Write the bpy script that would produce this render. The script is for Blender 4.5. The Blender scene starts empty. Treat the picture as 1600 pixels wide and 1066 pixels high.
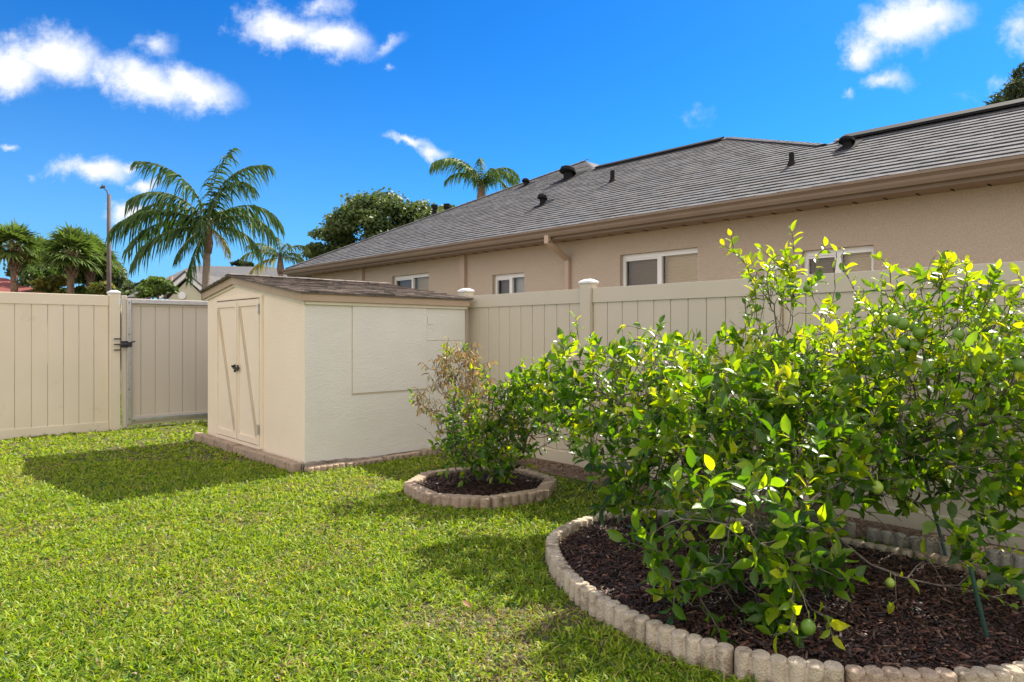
import bpy, math, random
import numpy as np
from mathutils import Vector, Matrix

# ------------------------------------------------------------------ camera, world, sun, exposure
SC = bpy.context.scene
COL = SC.collection
FPX, HZ, CAMH = 1067.0, 521.0, 1.32
cd = bpy.data.cameras.new('camera'); cam = bpy.data.objects.new('camera', cd); COL.objects.link(cam)
cam.location = (0, 0, CAMH); cam.rotation_euler = (math.radians(90), 0, 0)
cd.sensor_width = 36; cd.lens = 24.0; cd.shift_y = -12/1600; cd.clip_end = 3000; cd.clip_start = 0.05
SC.camera = cam
SC.view_settings.view_transform = 'Standard'; SC.view_settings.look = 'None'
SC.view_settings.gamma = 1.0; SC.view_settings.exposure = 0.98
SUN_EL = math.radians(46.0); SUN_AZ = math.radians(45.5)      # azimuth from +Y towards +X
sund = Vector((math.sin(SUN_AZ)*math.cos(SUN_EL), math.cos(SUN_AZ)*math.cos(SUN_EL), math.sin(SUN_EL)))
sl = bpy.data.lights.new('sun', 'SUN'); sl.energy = 4.9; sl.angle = math.radians(0.5); sl.color = (1.0, 0.93, 0.80)
so = bpy.data.objects.new('sun', sl); COL.objects.link(so); so.rotation_euler = sund.to_track_quat('Z', 'Y').to_euler(); so.location = (20, 20, 30)

def build_world():
    w = bpy.data.worlds.new('World'); SC.world = w; w.use_nodes = True
    nt = w.node_tree; N = nt.nodes; L = nt.links; N.clear()
    def nd(t, **k):
        n = N.new(t)
        for a, b in k.items(): setattr(n, a, b)
        return n
    def mth(op, a, b=None, c=None, clamp=False):
        n = nd('ShaderNodeMath', operation=op); n.use_clamp = clamp
        for i, v in enumerate((a, b, c)):
            if v is None: continue
            if isinstance(v, (int, float)): n.inputs[i].default_value = v
            else: L.new(v, n.inputs[i])
        return n.outputs[0]
    def mix(f, a, b, bt='MIX'):
        n = nd('ShaderNodeMix', data_type='RGBA', blend_type=bt)
        for i, v in ((0, f), (6, a), (7, b)):
            if isinstance(v, (int, float)): n.inputs[i].default_value = v
            elif isinstance(v, tuple): n.inputs[i].default_value = v
            else: L.new(v, n.inputs[i])
        return n.outputs[2]
    sky = nd('ShaderNodeTexSky', sky_type='NISHITA', sun_disc=False)
    sky.sun_elevation = SUN_EL; sky.sun_rotation = SUN_AZ; sky.air_density = 1.0; sky.dust_density = 0.3; sky.ozone_density = 3.0
    tc = nd('ShaderNodeTexCoord'); sep = nd('ShaderNodeSeparateXYZ'); L.new(tc.outputs['Generated'], sep.inputs[0])
    x, y, z = sep.outputs
    hs = nd('ShaderNodeHueSaturation'); L.new(sky.outputs[0], hs.inputs['Color'])
    hs.inputs['Saturation'].default_value = 1.32; hs.inputs['Value'].default_value = 1.0
    base = mix(1.0, hs.outputs[0], (0.18, 0.67, 1.00, 1), 'MULTIPLY')
    hz = mth('POWER', mth('SUBTRACT', 1.0, mth('MULTIPLY', mth('MAXIMUM', z, 0.0), 2.1), clamp=True), 2.2)
    lf = nd('ShaderNodeMapRange', interpolation_type='SMOOTHSTEP'); L.new(x, lf.inputs[0]); lf.inputs[1].default_value = 0.35; lf.inputs[2].default_value = -0.65
    base = mix(mth('MULTIPLY', hz, mth('ADD', mth('MULTIPLY', lf.outputs[0], .75), .12)), base, (1.9, 3.9, 6.6, 1))
    # cloud layer: directions on the sky, sized in tangent units
    ysafe = mth('MAXIMUM', y, 0.05)
    u = mth('DIVIDE', x, ysafe); v = mth('DIVIDE', z, ysafe)
    cmb = nd('ShaderNodeCombineXYZ'); L.new(u, cmb.inputs[0]); L.new(v, cmb.inputs[1])
    nz = nd('ShaderNodeTexNoise'); nz.inputs['Scale'].default_value = 9; nz.inputs['Detail'].default_value = 9; nz.inputs['Roughness'].default_value = 0.62
    L.new(cmb.outputs[0], nz.inputs['Vector'])
    nsub = nd('ShaderNodeVectorMath', operation='SUBTRACT'); L.new(nz.outputs['Color'], nsub.inputs[0]); nsub.inputs[1].default_value = (.5, .5, .5)
    nsc = nd('ShaderNodeVectorMath', operation='SCALE'); L.new(nsub.outputs[0], nsc.inputs[0]); nsc.inputs['Scale'].default_value = 0.085
    warp = nd('ShaderNodeVectorMath', operation='ADD'); L.new(cmb.outputs[0], warp.inputs[0]); L.new(nsc.outputs[0], warp.inputs[1])
    clouds = [ # px, py, rx, ry, tilt, weight
        (75, 88, 105, 46, 0, 1), (20, 105, 70, 45, 0, 1), (215, 118, 120, 42, .25, 1), (310, 128, 80, 32, .5, 1), (245, 62, 40, 22, 0, .55),
        (445, 42, 95, 36, .15, 1), (520, 62, 80, 34, .1, 1), (495, 8, 55, 22, 0, .6), (615, 60, 35, 14, -.5, .5),
        (148, 262, 66, 24, -.08, 1), (195, 252, 24, 12, -.4, .8), (229, 280, 24, 13, 0, .8), (208, 328, 40, 20, 0, 1), (13, 235, 16, 9, 0, .6), (385, 365, 22, 10, 0, .4), (48, 284, 12, 7, 0, .3),
        (645, 217, 42, 10, .2, .8), (680, 232, 34, 14, .5, .75), (617, 105, 10, 7, 0, .4),
        (1405, 45, 85, 50, -.3, .95), (1450, 22, 80, 38, 0, .9), (1345, 85, 40, 24, -.3, .8), (1382, 130, 44, 15, 0, .6), (1328, 148, 12, 14, 0, .5), (1595, 45, 50, 40, -.3, .55),
        (1092, 178, 20, 22, -.3, .22), (1565, 140, 60, 18, -.5, .25), (1600, 75, 40, 30, 0, .4)]
    acc = None
    for (px, py, rx, ry, tilt, wt) in clouds:
        mp = nd('ShaderNodeMapping', vector_type='TEXTURE')
        mp.inputs['Location'].default_value = ((px-800)/FPX, (HZ-py)/FPX, 0)
        mp.inputs['Rotation'].default_value = (0, 0, -tilt)
        mp.inputs['Scale'].default_value = (rx/FPX, ry/FPX, 1)
        L.new(warp.outputs[0], mp.inputs['Vector'])
        # keep the third axis out of the distance
        s2 = nd('ShaderNodeVectorMath', operation='MULTIPLY'); L.new(mp.outputs[0], s2.inputs[0]); s2.inputs[1].default_value = (1, 1, 0)
        ln = nd('ShaderNodeVectorMath', operation='LENGTH'); L.new(s2.outputs[0], ln.inputs[0])
        e = mth('MULTIPLY', mth('SUBTRACT', 1.25, ln.outputs['Value']), wt)
        acc = e if acc is None else mth('SMOOTH_MAX', acc, e, 0.12)
    nz2 = nd('ShaderNodeTexNoise'); nz2.inputs['Scale'].default_value = 18; nz2.inputs['Detail'].default_value = 12; nz2.inputs['Roughness'].default_value = 0.68
    L.new(cmb.outputs[0], nz2.inputs['Vector'])
    acc = mth('ADD', acc, mth('MULTIPLY', mth('SUBTRACT', nz2.outputs['Fac'], 0.5), 1.5))
    mr = nd('ShaderNodeMapRange', interpolation_type='SMOOTHSTEP'); L.new(acc, mr.inputs[0])
    mr.inputs[1].default_value = 0.05; mr.inputs[2].default_value = 1.05
    front = mth('GREATER_THAN', y, 0.06)
    cf = mth('MULTIPLY', mr.outputs[0], front)
    # unseen bright cloud added behind and overhead as fill light
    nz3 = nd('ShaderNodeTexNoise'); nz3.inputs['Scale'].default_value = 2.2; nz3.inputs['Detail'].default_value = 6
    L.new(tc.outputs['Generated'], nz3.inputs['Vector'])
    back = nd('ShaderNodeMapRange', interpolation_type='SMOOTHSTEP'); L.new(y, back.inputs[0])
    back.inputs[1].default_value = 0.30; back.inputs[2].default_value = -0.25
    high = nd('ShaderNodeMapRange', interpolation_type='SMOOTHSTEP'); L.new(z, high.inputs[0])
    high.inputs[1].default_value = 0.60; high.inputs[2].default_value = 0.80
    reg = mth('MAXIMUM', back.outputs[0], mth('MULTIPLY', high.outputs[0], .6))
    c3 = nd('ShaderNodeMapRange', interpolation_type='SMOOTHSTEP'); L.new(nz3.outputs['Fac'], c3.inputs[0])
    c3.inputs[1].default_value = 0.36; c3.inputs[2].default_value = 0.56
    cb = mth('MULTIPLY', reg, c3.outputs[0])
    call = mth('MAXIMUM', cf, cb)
    # cloud body: bright with soft greyer belly
    cr = nd('ShaderNodeMapRange'); L.new(acc, cr.inputs[0]); cr.inputs[1].default_value = 0; cr.inputs[2].default_value = 1.0
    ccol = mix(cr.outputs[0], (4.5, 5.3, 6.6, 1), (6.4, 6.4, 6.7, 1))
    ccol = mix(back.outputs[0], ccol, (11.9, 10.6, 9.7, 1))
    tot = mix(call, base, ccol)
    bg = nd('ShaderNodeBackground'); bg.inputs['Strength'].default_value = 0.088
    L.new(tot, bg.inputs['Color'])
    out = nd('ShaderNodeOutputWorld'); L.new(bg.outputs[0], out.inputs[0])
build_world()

rng = np.random.default_rng(7); random.seed(7)
UX, UY = math.cos(math.radians(43.16)), math.sin(math.radians(43.16))
def W(n, w, z=0.0): return (n*UX - w*UY, n*UY + w*UX, z)          # plot axes (n across to the neighbour, w along its wall) -> world
def Wa(P):
    P = np.asarray(P, float); return np.stack([P[..., 0]*UX-P[..., 1]*UY, P[..., 0]*UY+P[..., 1]*UX, P[..., 2]], -1)
def at(px, py, D): return np.array([(px-800)/FPX*D, D, CAMH+(HZ-py)/FPX*D])
def grd(px, py, z=0.0):
    D = (CAMH-z)*FPX/(py-HZ); return np.array([(px-800)/FPX*D, D])
def nw(X, Y): return X*UX+Y*UY, -X*UY+Y*UX

# ------------------------------------------------------------------ materials
def rgb(c): return (c[0], c[1], c[2], 1)
def mat(name, c, rough=.6, c2=None, nscale=6, bump=0, bscale=60, spec=.5, detail=6, attr=False, transl=0, tcol=None, metal=0, stretch=None, bdist=.01, blemish=None):
    m = bpy.data.materials.new(name); m.use_nodes = True
    nt = m.node_tree; N = nt.nodes; L = nt.links
    b = N['Principled BSDF']; out = N['Material Output']
    b.inputs['Roughness'].default_value = rough; b.inputs['Metallic'].default_value = metal
    b.inputs['Specular IOR Level'].default_value = spec
    tc = N.new('ShaderNodeTexCoord'); vec = tc.outputs['Object']
    if stretch:
        mp = N.new('ShaderNodeMapping'); mp.inputs['Scale'].default_value = stretch; L.new(vec, mp.inputs[0]); vec = mp.outputs[0]
    src = None
    if c2 is not None:
        nz = N.new('ShaderNodeTexNoise'); nz.inputs['Scale'].default_value = nscale; nz.inputs['Detail'].default_value = detail; L.new(vec, nz.inputs['Vector'])
        cr = N.new('ShaderNodeValToRGB'); cr.color_ramp.elements[0].position = .3; cr.color_ramp.elements[1].position = .7
        cr.color_ramp.elements[0].color = rgb(c); cr.color_ramp.elements[1].color = rgb(c2)
        L.new(nz.outputs['Fac'], cr.inputs[0]); src = cr.outputs[0]
    if blemish is not None:      # (colour, scale, threshold, strength)
        n2 = N.new('ShaderNodeTexNoise'); n2.inputs['Scale'].default_value = blemish[1]; n2.inputs['Detail'].default_value = 9; n2.inputs['Roughness'].default_value = .7
        L.new(tc.outputs['Object'], n2.inputs['Vector'])
        mr = N.new('ShaderNodeMapRange'); mr.inputs[1].default_value = blemish[2]; mr.inputs[2].default_value = blemish[2]+.12; mr.inputs[4].default_value = blemish[3]
        L.new(n2.outputs['Fac'], mr.inputs[0])
        mx = N.new('ShaderNodeMix'); mx.data_type = 'RGBA'; L.new(mr.outputs[0], mx.inputs[0])
        if src is None: mx.inputs[6].default_value = rgb(c)
        else: L.new(src, mx.inputs[6])
        mx.inputs[7].default_value = rgb(blemish[0]); src = mx.outputs[2]
    if attr:
        at_ = N.new('ShaderNodeAttribute'); at_.attribute_name = 'Col'
        mx = N.new('ShaderNodeMix'); mx.data_type = 'RGBA'; mx.blend_type = 'MULTIPLY'; mx.inputs[0].default_value = 1
        if src is None: mx.inputs[6].default_value = rgb(c)
        else: L.new(src, mx.inputs[6])
        L.new(at_.outputs['Color'], mx.inputs[7]); src = mx.outputs[2]
    if src is None: b.inputs['Base Color'].default_value = rgb(c)
    else: L.new(src, b.inputs['Base Color'])
    if bump:
        nb = N.new('ShaderNodeTexNoise'); nb.inputs['Scale'].default_value = bscale; nb.inputs['Detail'].default_value = 5; L.new(vec, nb.inputs['Vector'])
        bp = N.new('ShaderNodeBump'); bp.inputs['Strength'].default_value = bump; bp.inputs['Distance'].default_value = bdist
        L.new(nb.outputs['Fac'], bp.inputs['Height']); L.new(bp.outputs[0], b.inputs['Normal'])
    if transl:
        tr = N.new('ShaderNodeBsdfTranslucent')
        m2 = N.new('ShaderNodeMix'); m2.data_type = 'RGBA'; m2.blend_type = 'MULTIPLY'; m2.inputs[0].default_value = 1
        L.new(src, m2.inputs[6]) if src is not None else None
        if src is None: m2.inputs[6].default_value = rgb(c)
        m2.inputs[7].default_value = rgb(tcol or (1.6, 1.7, .8)); L.new(m2.outputs[2], tr.inputs['Color'])
        ms = N.new('ShaderNodeMixShader'); ms.inputs[0].default_value = transl
        L.new(b.outputs[0], ms.inputs[1]); L.new(tr.outputs[0], ms.inputs[2]); L.new(ms.outputs[0], out.inputs[0])
    return m
WHITE = (1, 1, 1)
M = dict(
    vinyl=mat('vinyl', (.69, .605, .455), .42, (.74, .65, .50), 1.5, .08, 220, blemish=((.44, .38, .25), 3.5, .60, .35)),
    vinyls=mat('vinyl_shaded', (.53, .475, .365), .5, (.565, .505, .39), 1.2, .08, 220, blemish=((.36, .32, .22), 2.5, .64, .35)),  # left fence's vinyl again, darkened and greyed to carry the right fence's shading
    vinylg=mat('gate_vinyl', (.57, .50, .40), .45, (.60, .53, .425), 1.5, .06, 220),
    alu=mat('aluminium', (.55, .55, .54), .35, (.45, .45, .44), 20, .05, 80, metal=.7),
    black=mat('black_metal', (.02, .02, .02), .4),
    shed_door=mat('shed_stucco', (.82, .70, .53), .8, (.85, .735, .565), 2.5, .6, 70, bdist=.010, blemish=((.50, .40, .25), 4, .66, .4)),
    shed_panel=mat('shed_board', (.69, .67, .585), .75, (.73, .71, .625), 3, .5, 34, bdist=.010, stretch=(1, 1, 1.8)),
    brace=mat('brace_shading_joint', (.52, .43, .31), .8, (.56, .47, .34), 3),  # door brace has its shading line put into the colour; panel joints share it
    trim_cream=mat('cream_trim', (.72, .66, .52), .6, (.66, .6, .46), 8),
    fascia=mat('shed_fascia', (.42, .31, .205), .7, (.47, .355, .24), 5, .15, 60, blemish=((.25, .17, .10), 7, .62, .6)),
    shed_shingle=mat('shed_shingle', (.115, .095, .08), .95, (.20, .17, .145), 14, .5, 150, attr=True),
    base_conc=mat('base_concrete', (.38, .33, .26), .9, (.25, .20, .15), 9, .6, 60, bdist=.02, blemish=((.09, .07, .05), 8, .56, .8)),
    stucco=mat('house_stucco', (.415, .335, .25), .9, (.53, .43, .325), 75, .9, 110, bdist=.012, blemish=((.40, .315, .23), 1.3, .60, .5)),
    band=mat('trim_brown', (.185, .13, .088), .55, (.21, .15, .10), 3),
    spout=mat('downspout_tan', (.42, .31, .215), .5, (.45, .335, .235), 3),
    soffit=mat('soffit', (.30, .215, .145), .7),
    shingle=mat('roof_shingle', (.105, .105, .110), .93, (.142, .141, .144), 30, .5, 260, attr=True),
    shingle_flat=mat('roof_shingle_plain', (.09, .09, .095), .93, (.15, .148, .15), 12, .6, 60),
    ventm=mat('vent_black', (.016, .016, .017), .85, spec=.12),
    winframe=mat('window_white', (.75, .74, .70), .4),
    blind=mat('blind', (.85, .73, .55), .6, (.80, .68, .50), 3),
    screen=mat('dark_blind', (.40, .32, .24), .6, (.36, .29, .22), 3),
    curtain=mat('curtain', (.55, .52, .47), .8, (.42, .40, .36), 9, stretch=(6, 6, .5)),
    bark=mat('bark', (.085, .065, .05), .9, (.16, .14, .11), 25, .6, 90, blemish=((.36, .35, .31), 12, .58, .7)),
    twig=mat('dead_twig', (.26, .22, .17), .9, (.18, .15, .12), 20),
    leaf=mat('citrus_leaf', WHITE, .34, (.82, .82, .82), 30, .19, 90, attr=True, transl=.5, tcol=(2.45, 2.15, .5), spec=.5),
    dryleaf=mat('dry_leaf', WHITE, .6, (.75, .75, .75), 30, attr=True, transl=.4, tcol=(1.3, 1.1, .8)),
    fruit=mat('lime_skin', (.10, .20, .02), .35, (.15, .27, .03), 12, .3, 180),
    fruit_y=mat('lime_skin_pale', (.28, .38, .05), .35, (.22, .33, .04), 12, .3, 180),
    grass=mat('grass_blade', WHITE, .5, (.80, .80, .80), 3, attr=True, transl=.42, tcol=(1.65, 1.6, .7), spec=.35),
    soil=mat('lawn_soil', (.06, .075, .018), .95, (.125, .09, .045), 5, 1.0, 40, bdist=.03, detail=10),
    dirt=mat('dirt', (.13, .085, .055), .95, (.20, .14, .095), 12, 1.0, 70, bdist=.02, detail=10),
    mulch_base=mat('mulch_base', (.022, .013, .010), .95, (.04, .022, .016), 20, 1.0, 60, bdist=.03),
    chip=mat('mulch_chip', WHITE, .6, (.7, .7, .7), 40, attr=True),
    edge=mat('edging', (.56, .475, .355), .92, (.45, .375, .275), 14, 1.0, 120, bdist=.012, blemish=((.17, .12, .07), 11, .50, .75)),
    edge_pink=mat('edging_pink', (.46, .35, .255), .92, (.37, .28, .20), 14, 1.0, 120, bdist=.012, blemish=((.17, .11, .07), 12, .52, .7)),
    edge_grey=mat('edging_grey', (.40, .37, .32), .92, (.31, .285, .24), 14, 1.0, 120, bdist=.012, blemish=((.13, .11, .08), 10, .50, .7)),
    stake=mat('green_stake', (.014, .05, .038), .5, (.02, .065, .05), 40),
    pebble=mat('pebble', WHITE, .8, (.7, .7, .7), 20, attr=True),
    palmtrunk=mat('palm_trunk', (.33, .27, .20), .9, (.22, .175, .13), 8, .8, 12, stretch=(1, 1, 5), bdist=.05),
    sabaltrunk=mat('sabal_trunk', (.26, .17, .11), .95, (.15, .095, .06), 9, 1.0, 14, bdist=.08),
    frond=mat('palm_leaf', WHITE, .6, (.8, .8, .8), 2, spec=.2, attr=True, transl=.3, tcol=(1.6, 1.7, .7)),
    tleaf=mat('tree_leaf', WHITE, .55, (.75, .75, .75), 1.2, attr=True, transl=.3, tcol=(1.5, 1.5, .7)),
    treebark=mat('tree_bark', (.14, .11, .085), .9, (.20, .165, .13), 8, .6, 20),
    pole=mat('pole_brown', (.085, .06, .052), .8, (.11, .08, .07), 4),
    redroof=mat('red_tile', (.19, .045, .03), .8, (.26, .065, .04), 8, .6, 30),
    farroof=mat('far_roof', (.085, .08, .08), .9, (.12, .115, .11), 5, .5, 40),
    farwall=mat('far_wall', (.52, .50, .36), .8, (.55, .52, .38), 2),
    white=mat('white_paint', (.76, .76, .74), .6),
    pinkpipe=mat('terracotta_pipe', (.55, .36, .26), .8),
)
def glass():
    m = bpy.data.materials.new('window_glass'); m.use_nodes = True; nt = m.node_tree; N = nt.nodes; L = nt.links
    out = N['Material Output']; N.remove(N['Principled BSDF'])
    t = N.new('ShaderNodeBsdfTransparent'); t.inputs[0].default_value = (.93, .95, .95, 1)
    g = N.new('ShaderNodeBsdfGlossy'); g.inputs['Roughness'].default_value = .02
    f = N.new('ShaderNodeFresnel'); f.inputs[0].default_value = 1.5
    ms = N.new('ShaderNodeMixShader'); L.new(f.outputs[0], ms.inputs[0]); L.new(t.outputs[0], ms.inputs[1]); L.new(g.outputs[0], ms.inputs[2]); L.new(ms.outputs[0], out.inputs[0])
    return m
M['glass'] = glass()

# ------------------------------------------------------------------ object helpers
def tag(o, label=None, cat=None, group=None, kind=None):
    if label: o['label'] = label
    if cat: o['category'] = cat
    if group: o['group'] = group
    if kind: o['kind'] = kind
    return o
def empty(name, loc, label=None, cat=None, group=None):
    o = bpy.data.objects.new(name, None); o.location = loc; COL.objects.link(o); o.empty_display_size = .2
    return tag(o, label, cat, group)
def link(name, me, m, parent=None, loc=None):
    if m is not None: me.materials.append(M[m] if isinstance(m, str) else m)
    o = bpy.data.objects.new(name, me); COL.objects.link(o)
    if loc is not None: o.location = loc
    if parent is not None:
        o.parent = parent
        p = Vector((0, 0, 0)); q = parent
        while q is not None: p += q.location; q = q.parent
        o.location = -p if loc is None else Vector(loc)-p
    return o
def npmesh(name, V, T, C=None, smooth=False):
    """V (n,3); T (m,k) index array or list of such arrays; C (n,3) colours"""
    Ts = T if isinstance(T, list) else [T]
    me = bpy.data.meshes.new(name); me.vertices.add(len(V)); me.vertices.foreach_set('co', np.asarray(V, np.float32).ravel())
    idx = np.concatenate([t.ravel() for t in Ts]).astype(np.int32); tot = np.concatenate([np.full(len(t), t.shape[1]) for t in Ts]).astype(np.int32)
    st = np.concatenate([[0], np.cumsum(tot)[:-1]]).astype(np.int32)
    me.loops.add(len(idx)); me.loops.foreach_set('vertex_index', idx)
    me.polygons.add(len(tot)); me.polygons.foreach_set('loop_start', st); me.polygons.foreach_set('loop_total', tot)
    if smooth: me.polygons.foreach_set('use_smooth', np.ones(len(tot), bool))
    if C is not None:
        a = me.color_attributes.new('Col', 'FLOAT_COLOR', 'POINT')
        a.data.foreach_set('color', np.concatenate([np.asarray(C, np.float32), np.ones((len(V), 1), np.float32)], 1).ravel())
    me.update(calc_edges=True); me.validate()
    return me
class MB:
    """polygon collector; coordinates given in plot axes (n,w,z) unless world=True"""
    def __init__(s, world=False): s.v = []; s.f = []; s.c = []; s.world = world
    def add(s, V, F, c=WHITE):
        k = len(s.v); s.v += [tuple(p) for p in V]; s.f += [tuple(i+k for i in f) for f in F]; s.c += [c]*len(V)
    def box(s, a, b, c=WHITE, bev=0.0):
        (x0, y0, z0), (x1, y1, z1) = a, b
        if bev:
            # chamfered along vertical edges and the top
            e = bev
            ring = lambda i, z: [(x0+i, y0+e, z), (x0+e, y0+i, z), (x1-e, y0+i, z), (x1-i, y0+e, z), (x1-i, y1-e, z), (x1-e, y1-i, z), (x0+e, y1-i, z), (x0+i, y1-e, z)]
            V = ring(0, z0)+ring(0, z1-e)+ring(e*.9, z1)
            F = [tuple(range(7, -1, -1)), tuple(range(16, 24))]
            for r in (0, 8):
                for i in range(8): F.append((r+i, r+(i+1) % 8, r+8+(i+1) % 8, r+8+i))
            s.add(V, F, c); return
        V = [(x0, y0, z0), (x1, y0, z0), (x1, y1, z0), (x0, y1, z0), (x0, y0, z1), (x1, y0, z1), (x1, y1, z1), (x0, y1, z1)]
        s.add(V, [(3, 2, 1, 0), (4, 5, 6, 7), (0, 1, 5, 4), (1, 2, 6, 5), (2, 3, 7, 6), (3, 0, 4, 7)], c)
    def quad(s, a, b, c_, d, c=WHITE): s.add([a, b, c_, d], [(0, 1, 2, 3)], c)
    def prism(s, P, z0, z1, c=WHITE):
        n = len(P); V = [(p[0], p[1], z0) for p in P]+[(p[0], p[1], z1) for p in P]
        F = [tuple(range(n-1, -1, -1)), tuple(range(n, 2*n))]+[(i, (i+1) % n, n+(i+1) % n, n+i) for i in range(n)]
        s.add(V, F, c)
    def slab(s, P, d, c=WHITE):
        """polygon P (3d points) thickened by the offset vector d"""
        n = len(P); V = [tuple(p) for p in P]+[tuple(np.add(p, d)) for p in P]
        F = [tuple(range(n-1, -1, -1)), tuple(range(n, 2*n))]+[(i, (i+1) % n, n+(i+1) % n, n+i) for i in range(n)]
        s.add(V, F, c)
    def beam(s, p, q, a, b, c=WHITE):
        """box from p to q with half sizes along vectors a and b"""
        p, q, a, b = map(np.array, (p, q, a, b))
        V = [p-a-b, p+a-b, p+a+b, p-a+b, q-a-b, q+a-b, q+a+b, q-a+b]
        s.add(V, [(3, 2, 1, 0), (4, 5, 6, 7), (0, 1, 5, 4), (1, 2, 6, 5), (2, 3, 7, 6), (3, 0, 4, 7)], c)
    def tube(s, pts, rad, n=10, c=WHITE, cap=True):
        pts = [np.array(p, float) for p in pts]; R = rad if hasattr(rad, '__len__') else [rad]*len(pts)
        V = []; prev = None
        for i, p in enumerate(pts):
            d = pts[min(i+1, len(pts)-1)]-pts[max(i-1, 0)]; d /= np.linalg.norm(d)+1e-9
            if prev is None:
                a = np.cross(d, (0, 0, 1) if abs(d[2]) < .9 else (1, 0, 0))
            else: a = prev-d*np.dot(prev, d)
            a /= np.linalg.norm(a)+1e-9; prev = a; b = np.cross(d, a)
            for k in range(n):
                t = 2*math.pi*k/n; V.append(p+R[i]*(math.cos(t)*a+math.sin(t)*b))
        F = [(i*n+k, i*n+(k+1) % n, (i+1)*n+(k+1) % n, (i+1)*n+k) for i in range(len(pts)-1) for k in range(n)]
        if cap: F += [tuple(range(n-1, -1, -1)), tuple(range((len(pts)-1)*n, len(pts)*n))]
        s.add(V, F, c)
    def build(s, name, m, parent=None, smooth=False, attr=False, origin=None):
        V = np.array(s.v, float)
        if not s.world: V = Wa(V)
        if origin is not None: V = V-np.array(origin)
        me = bpy.data.meshes.new(name); me.from_pydata([tuple(p) for p in V], [], s.f)
        if attr:
            a = me.color_attributes.new('Col', 'FLOAT_COLOR', 'POINT')
            a.data.foreach_set('color', np.concatenate([np.array(s.c, np.float32), np.ones((len(V), 1), np.float32)], 1).ravel())
        if smooth: me.polygons.foreach_set('use_smooth', [True]*len(me.polygons))
        me.update()
        return link(name, me, m, parent, loc=origin)

def unit(a): return a/(np.linalg.norm(a, axis=-1, keepdims=True)+1e-9)
def blades(O, D, S, Ln, Wd, droop, C, nseg=3, wmid=1.0):
    """strips: origin, direction, side vector, length, width, droop (fall per length^2). returns V, tris, colours"""
    n = len(O); ts = np.linspace(0, 1, nseg+1); V = []; 
    for i, t in enumerate(ts):
        c = O+D*(Ln*t)[:, None]; c = c.copy(); c[:, 2] -= droop*Ln*t*t
        if i == nseg: V.append(c[:, None]); break
        wt = (1-.55*t) if i else .75
        if i == 1: wt *= wmid
        h = S*(Wd*wt*.5)[:, None]
        V.append(np.stack([c-h, c+h], 1))
    V = np.concatenate(V, 1); k = V.shape[1]
    T = []
    for i in range(nseg-1): T += [(2*i, 2*i+1, 2*i+3), (2*i, 2*i+3, 2*i+2)]
    T.append((2*nseg-2, 2*nseg-1, 2*nseg))
    T = np.array(T)[None]+(np.arange(n)*k)[:, None, None]
    return V.reshape(-1, 3), T.reshape(-1, 3), np.repeat(C, k, 0)
LT = np.array([(0, 0, 0), (.28, 0, -.03), (.56, 0, -.02), (.82, 0, -.05), (1, 0, -.10)])
LW = [(.28, .40), (.56, .46), (.82, .25)]
def leaves(O, D, Nn, Ln, Wd, C, curl=.12):
    """elliptic leaf, folded along the midrib"""
    Nn = unit(Nn-D*np.sum(Nn*D, -1, keepdims=True)); S = np.cross(D, Nn)
    T = [tuple(p) for p in LT]+[(x, y, 0.10*y/.46-.03-curl*x*x) for x, y in LW]+[(x, -y, .10*y/.46-.03-curl*x*x) for x, y in LW]
    T = np.array(T); T[:5, 2] -= curl*T[:5, 0]**2
    V = O[:, None]+D[:, None]*(T[:, 0][None]*Ln[:, None])[..., None]+S[:, None]*(T[:, 1][None]*Wd[:, None])[..., None]+Nn[:, None]*(T[:, 2][None]*Ln[:, None])[..., None]
    F = np.array([(0, 1, 5), (1, 2, 6), (1, 6, 5), (2, 3, 7), (2, 7, 6), (3, 4, 7), (0, 8, 1), (1, 9, 2), (1, 8, 9), (2, 10, 3), (2, 9, 10), (3, 10, 4)])
    Tt = F[None]+(np.arange(len(O))*11)[:, None, None]
    return V.reshape(-1, 3), Tt.reshape(-1, 3), np.repeat(C, 11, 0)
def cat(parts):
    V = []; T = []; C = []; k = 0
    for v, t, c in parts: V.append(v); T.append(t+k); C.append(c); k += len(v)
    return np.concatenate(V), np.concatenate(T), np.concatenate(C)
def inpoly(P, Q):
    x, y = P[:, 0], P[:, 1]; r = np.zeros(len(P), bool)
    for i in range(len(Q)):
        (x1, y1), (x2, y2) = Q[i], Q[(i+1) % len(Q)]
        c = ((y1 > y) != (y2 > y)) & (x < (x2-x1)*(y-y1)/((y2-y1) or 1e-9)+x1); r ^= c
    return r
def vnoise(P, sc, seed):
    """smooth value noise in 2-D, 0..1"""
    r = np.random.default_rng(seed); G = r.random((64, 64)); q = P*sc; i = np.floor(q).astype(int); f = q-i; f = f*f*(3-2*f)
    g = lambda a, b: G[(i[:, 0]+a) % 64, (i[:, 1]+b) % 64]
    return (g(0, 0)*(1-f[:, 0])+g(1, 0)*f[:, 0])*(1-f[:, 1])+(g(0, 1)*(1-f[:, 0])+g(1, 1)*f[:, 0])*f[:, 1]

# ------------------------------------------------------------------ ground
def ground():
    me = bpy.data.meshes.new('ground'); s = 900
    me.from_pydata([(-s, -60, 0), (s, -60, 0), (s, s, 0), (-s, s, 0)], [], [(0, 1, 2, 3)]); tag(link('ground', me, 'soil'), kind='structure')
    b = MB(); b.quad((4.63, -3, .006), (7.7, -3, .006), (7.7, 16, .006), (4.63, 16, .006)); b.v = [(p[0], p[1], p[2]) for p in b.v]
    tag(b.build('dirt_strip', 'dirt'), kind='structure')
ground()

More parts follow.
